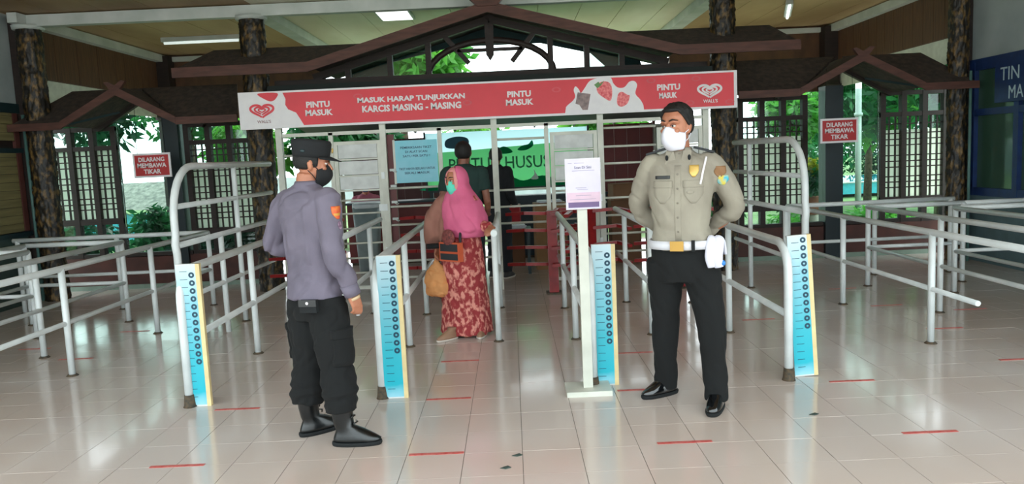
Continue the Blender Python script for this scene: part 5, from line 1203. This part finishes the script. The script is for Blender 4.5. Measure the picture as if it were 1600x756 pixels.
# ---------------------------------------------------------- two more visitors, seen from behind
def person_back(px, py, s, TH, label, cloth, skin, long_sleeve=False, turn=0):
    e = empty('person', (px, py, 0), TH, label, 'person'); V = lambda x, y, z: Vector((x*s, y*s, z*s))
    HM = Matrix.Translation(V(0, -.02, 1.60)) @ Matrix.Rotation(turn, 4, 'Z')
    body = MB(); head_mb(body, HM, s); limb(body, [V(0, .01, 1.36), V(0, .008, 1.46), V(0, -.005, 1.55)], [.065, .056, .056]); torso(body, s, w=.8, d=.68)
    legs = []; arms = []
    for q in (-1, 1):
        l = (V(q*.09, 0, .88), V(q*.10, -.03, .47), V(q*.11, 0, .08)); legs.append(l); limb(body, list(l), [.08, .052, .038])
        a = (V(q*.185, .0, 1.395), V(q*.235, .03, 1.10), V(q*.20, -.15, .95)); arms.append(a); limb(body, list(a), [.045, .038, .027]); hand(body, a[2], (-q*.2, -1, .1), (-q*.3, 0, -1), (-q, 0, 0), .5, s)
    meshpart('body', remesh(body, .0075, 2), skin, e); eyes(e, HM, s)
    t = MB(); t.rings([(0, 0, .74*s, .15*s, .12*s), (0, .0, .84*s, .175*s, .128*s), (0, 0, .96*s, .168*s, .122*s)], 28, 2.3)
    for l in legs: limb(t, [l[0], l[1], l[2]], [.105, .085, .075])
    meshpart('trousers', remesh(t, .012, 3, folds(.007, 9, 5, 3)), mat('charcoal_trousers', S(34, 38, 44), .9), e)
    for l in legs: shoe(e, 'shoe', (l[2].x, l[2].y, 0), 0, s, mat('dark_shoe', S(40, 38, 38), .5), False, mat('pale_sole', S(206, 196, 186)))
    b = MB(); torso(b, s, w=1.06, d=1.06, zlo=.90)
    for a in arms: limb(b, [V(math.copysign(.13, a[0].x), 0, 1.41), a[0], lerp(a[0], a[1], .6)] + ([a[1], lerp(a[1], a[2], .9)] if long_sleeve else []), [.06, .074, .07] + ([.06, .045] if long_sleeve else []))
    meshpart('shirt', remesh(b, .010, 4, folds(.007, 8, 5, 31)), cloth, e)
    hr = MB().shell((0, .008, .03), (.0775, .099, .092), 0, 360, lambda a: (38-90*min(1, max(0, (.8-math.cos(R(a)))/.8)) if math.cos(R(a)) > 0 else -52), lambda a: 89.5, .010, 40, 9, lambda a, el: .006*noise.noise(Vector((a*.08, el*.06, 3))))
    put('hair', hr.xf(HM @ Matrix.Scale(s, 4)), M_hair, e)
person_back(-.50, 8.25, 1.03, R(172), 'man in a dark green t-shirt seen from behind at the turnstile', mat('dark_green_tshirt', S(26, 52, 48), .9), M_skin2)
person_back(-.20, 10.15, 1.0, R(150), 'person in black with dark hair standing beyond the gate', mat('black_shirt_cloth', S(20, 22, 26), .9), M_skin2, True, R(30))
# seated attendant behind the left counter
def attendant():
    e = empty('person', (-2.45, 12.98, 0), R(8), 'attendant in a pink top and blue mask seated behind the left counter', 'person'); V = Vector
    HM = Matrix.Translation(V((0, -.05, 1.24))) @ Matrix.Rotation(R(10), 4, 'X')
    body = MB(); head_mb(body, HM, .95); limb(body, [V((0, 0, 1.0)), V((0, -.02, 1.16))], [.055, .055])
    bt2 = MB(); torso(bt2, 1.0, w=.86, d=.82, zlo=.92); bt2.xf(Matrix.Translation((0, 0, -.40))); o = len(body.v); body.v += bt2.v; body.f += [tuple(i+o for i in f) for f in bt2.f]; body.sm += bt2.sm
    for q in (-1, 1): limb(body, [V((q*.17, 0, .98)), V((q*.22, -.05, .76)), V((q*.12, -.28, .78))], [.04, .035, .026]); hand(body, (q*.12, -.28, .78), (-q*.2, -1, 0), (0, 0, -1), (-q, 0, 0), .3, .9); limb(body, [V((q*.09, 0, .5)), V((q*.1, -.42, .48)), V((q*.1, -.42, .05))], [.08, .06, .04])
    meshpart('body', remesh(body, .008, 2), M_skin, e); eyes(e, HM, .95)
    b = MB(); torso(b, 1.0, w=1.06, d=1.06, zlo=.9); b.xf(Matrix.Translation((0, 0, -.40)))
    for q in (-1, 1): limb(b, [V((q*.13, 0, 1.0)), V((q*.18, 0, .98)), V((q*.22, -.05, .76)), V((q*.14, -.24, .78))], [.06, .07, .06, .045])
    meshpart('top', remesh(b, .011, 3, folds(.007, 8, 5, 41)), mat('dusty_pink_cloth', S(176, 98, 118), .85), e)
    put('headscarf', MB().shell((0, .01, .0), (.09, .116, .135), 40, 320, lambda a: -72, lambda a: 89, .012, 36, 12).xf(HM), mat('dusty_pink_cloth', S(176, 98, 118)), e)
    put('face_mask', MB().shell((0, .0, -.045), (.071, .096, .085), -66, 66, lambda a: -50, lambda a: 30, .010, 20, 8).xf(HM), mat('blue_mask', S(50, 90, 130), .7), e)
    st = empty('stool', (-2.45, 13.0, 0), 0, 'dark stool under the attendant in pink', 'stool')
    put('seat', MB().rings([(0, 0, .40, .17, .17), (0, 0, .44, .17, .17)], 20), M_teal, st)
    for a in range(4): put('leg', MB().tube([(.12*math.cos(a*1.57+.78), .12*math.sin(a*1.57+.78), .4), (.16*math.cos(a*1.57+.78), .16*math.sin(a*1.57+.78), 0)], .014, 8), M_teal, st)
attendant()

# lettering becomes mesh
dg = bpy.context.evaluated_depsgraph_get()
for o in [o for o in bpy.data.objects if o.type == 'FONT']:
    me = bpy.data.meshes.new_from_object(o.evaluated_get(dg)); me.materials.clear(); me.materials.append(o.data.materials[0])
    n = bpy.data.objects.new('lettering', me); col.objects.link(n); n.parent = o.parent; n.location = o.location; n.rotation_euler = o.rotation_euler; n.scale = o.scale
    bpy.data.objects.remove(o)
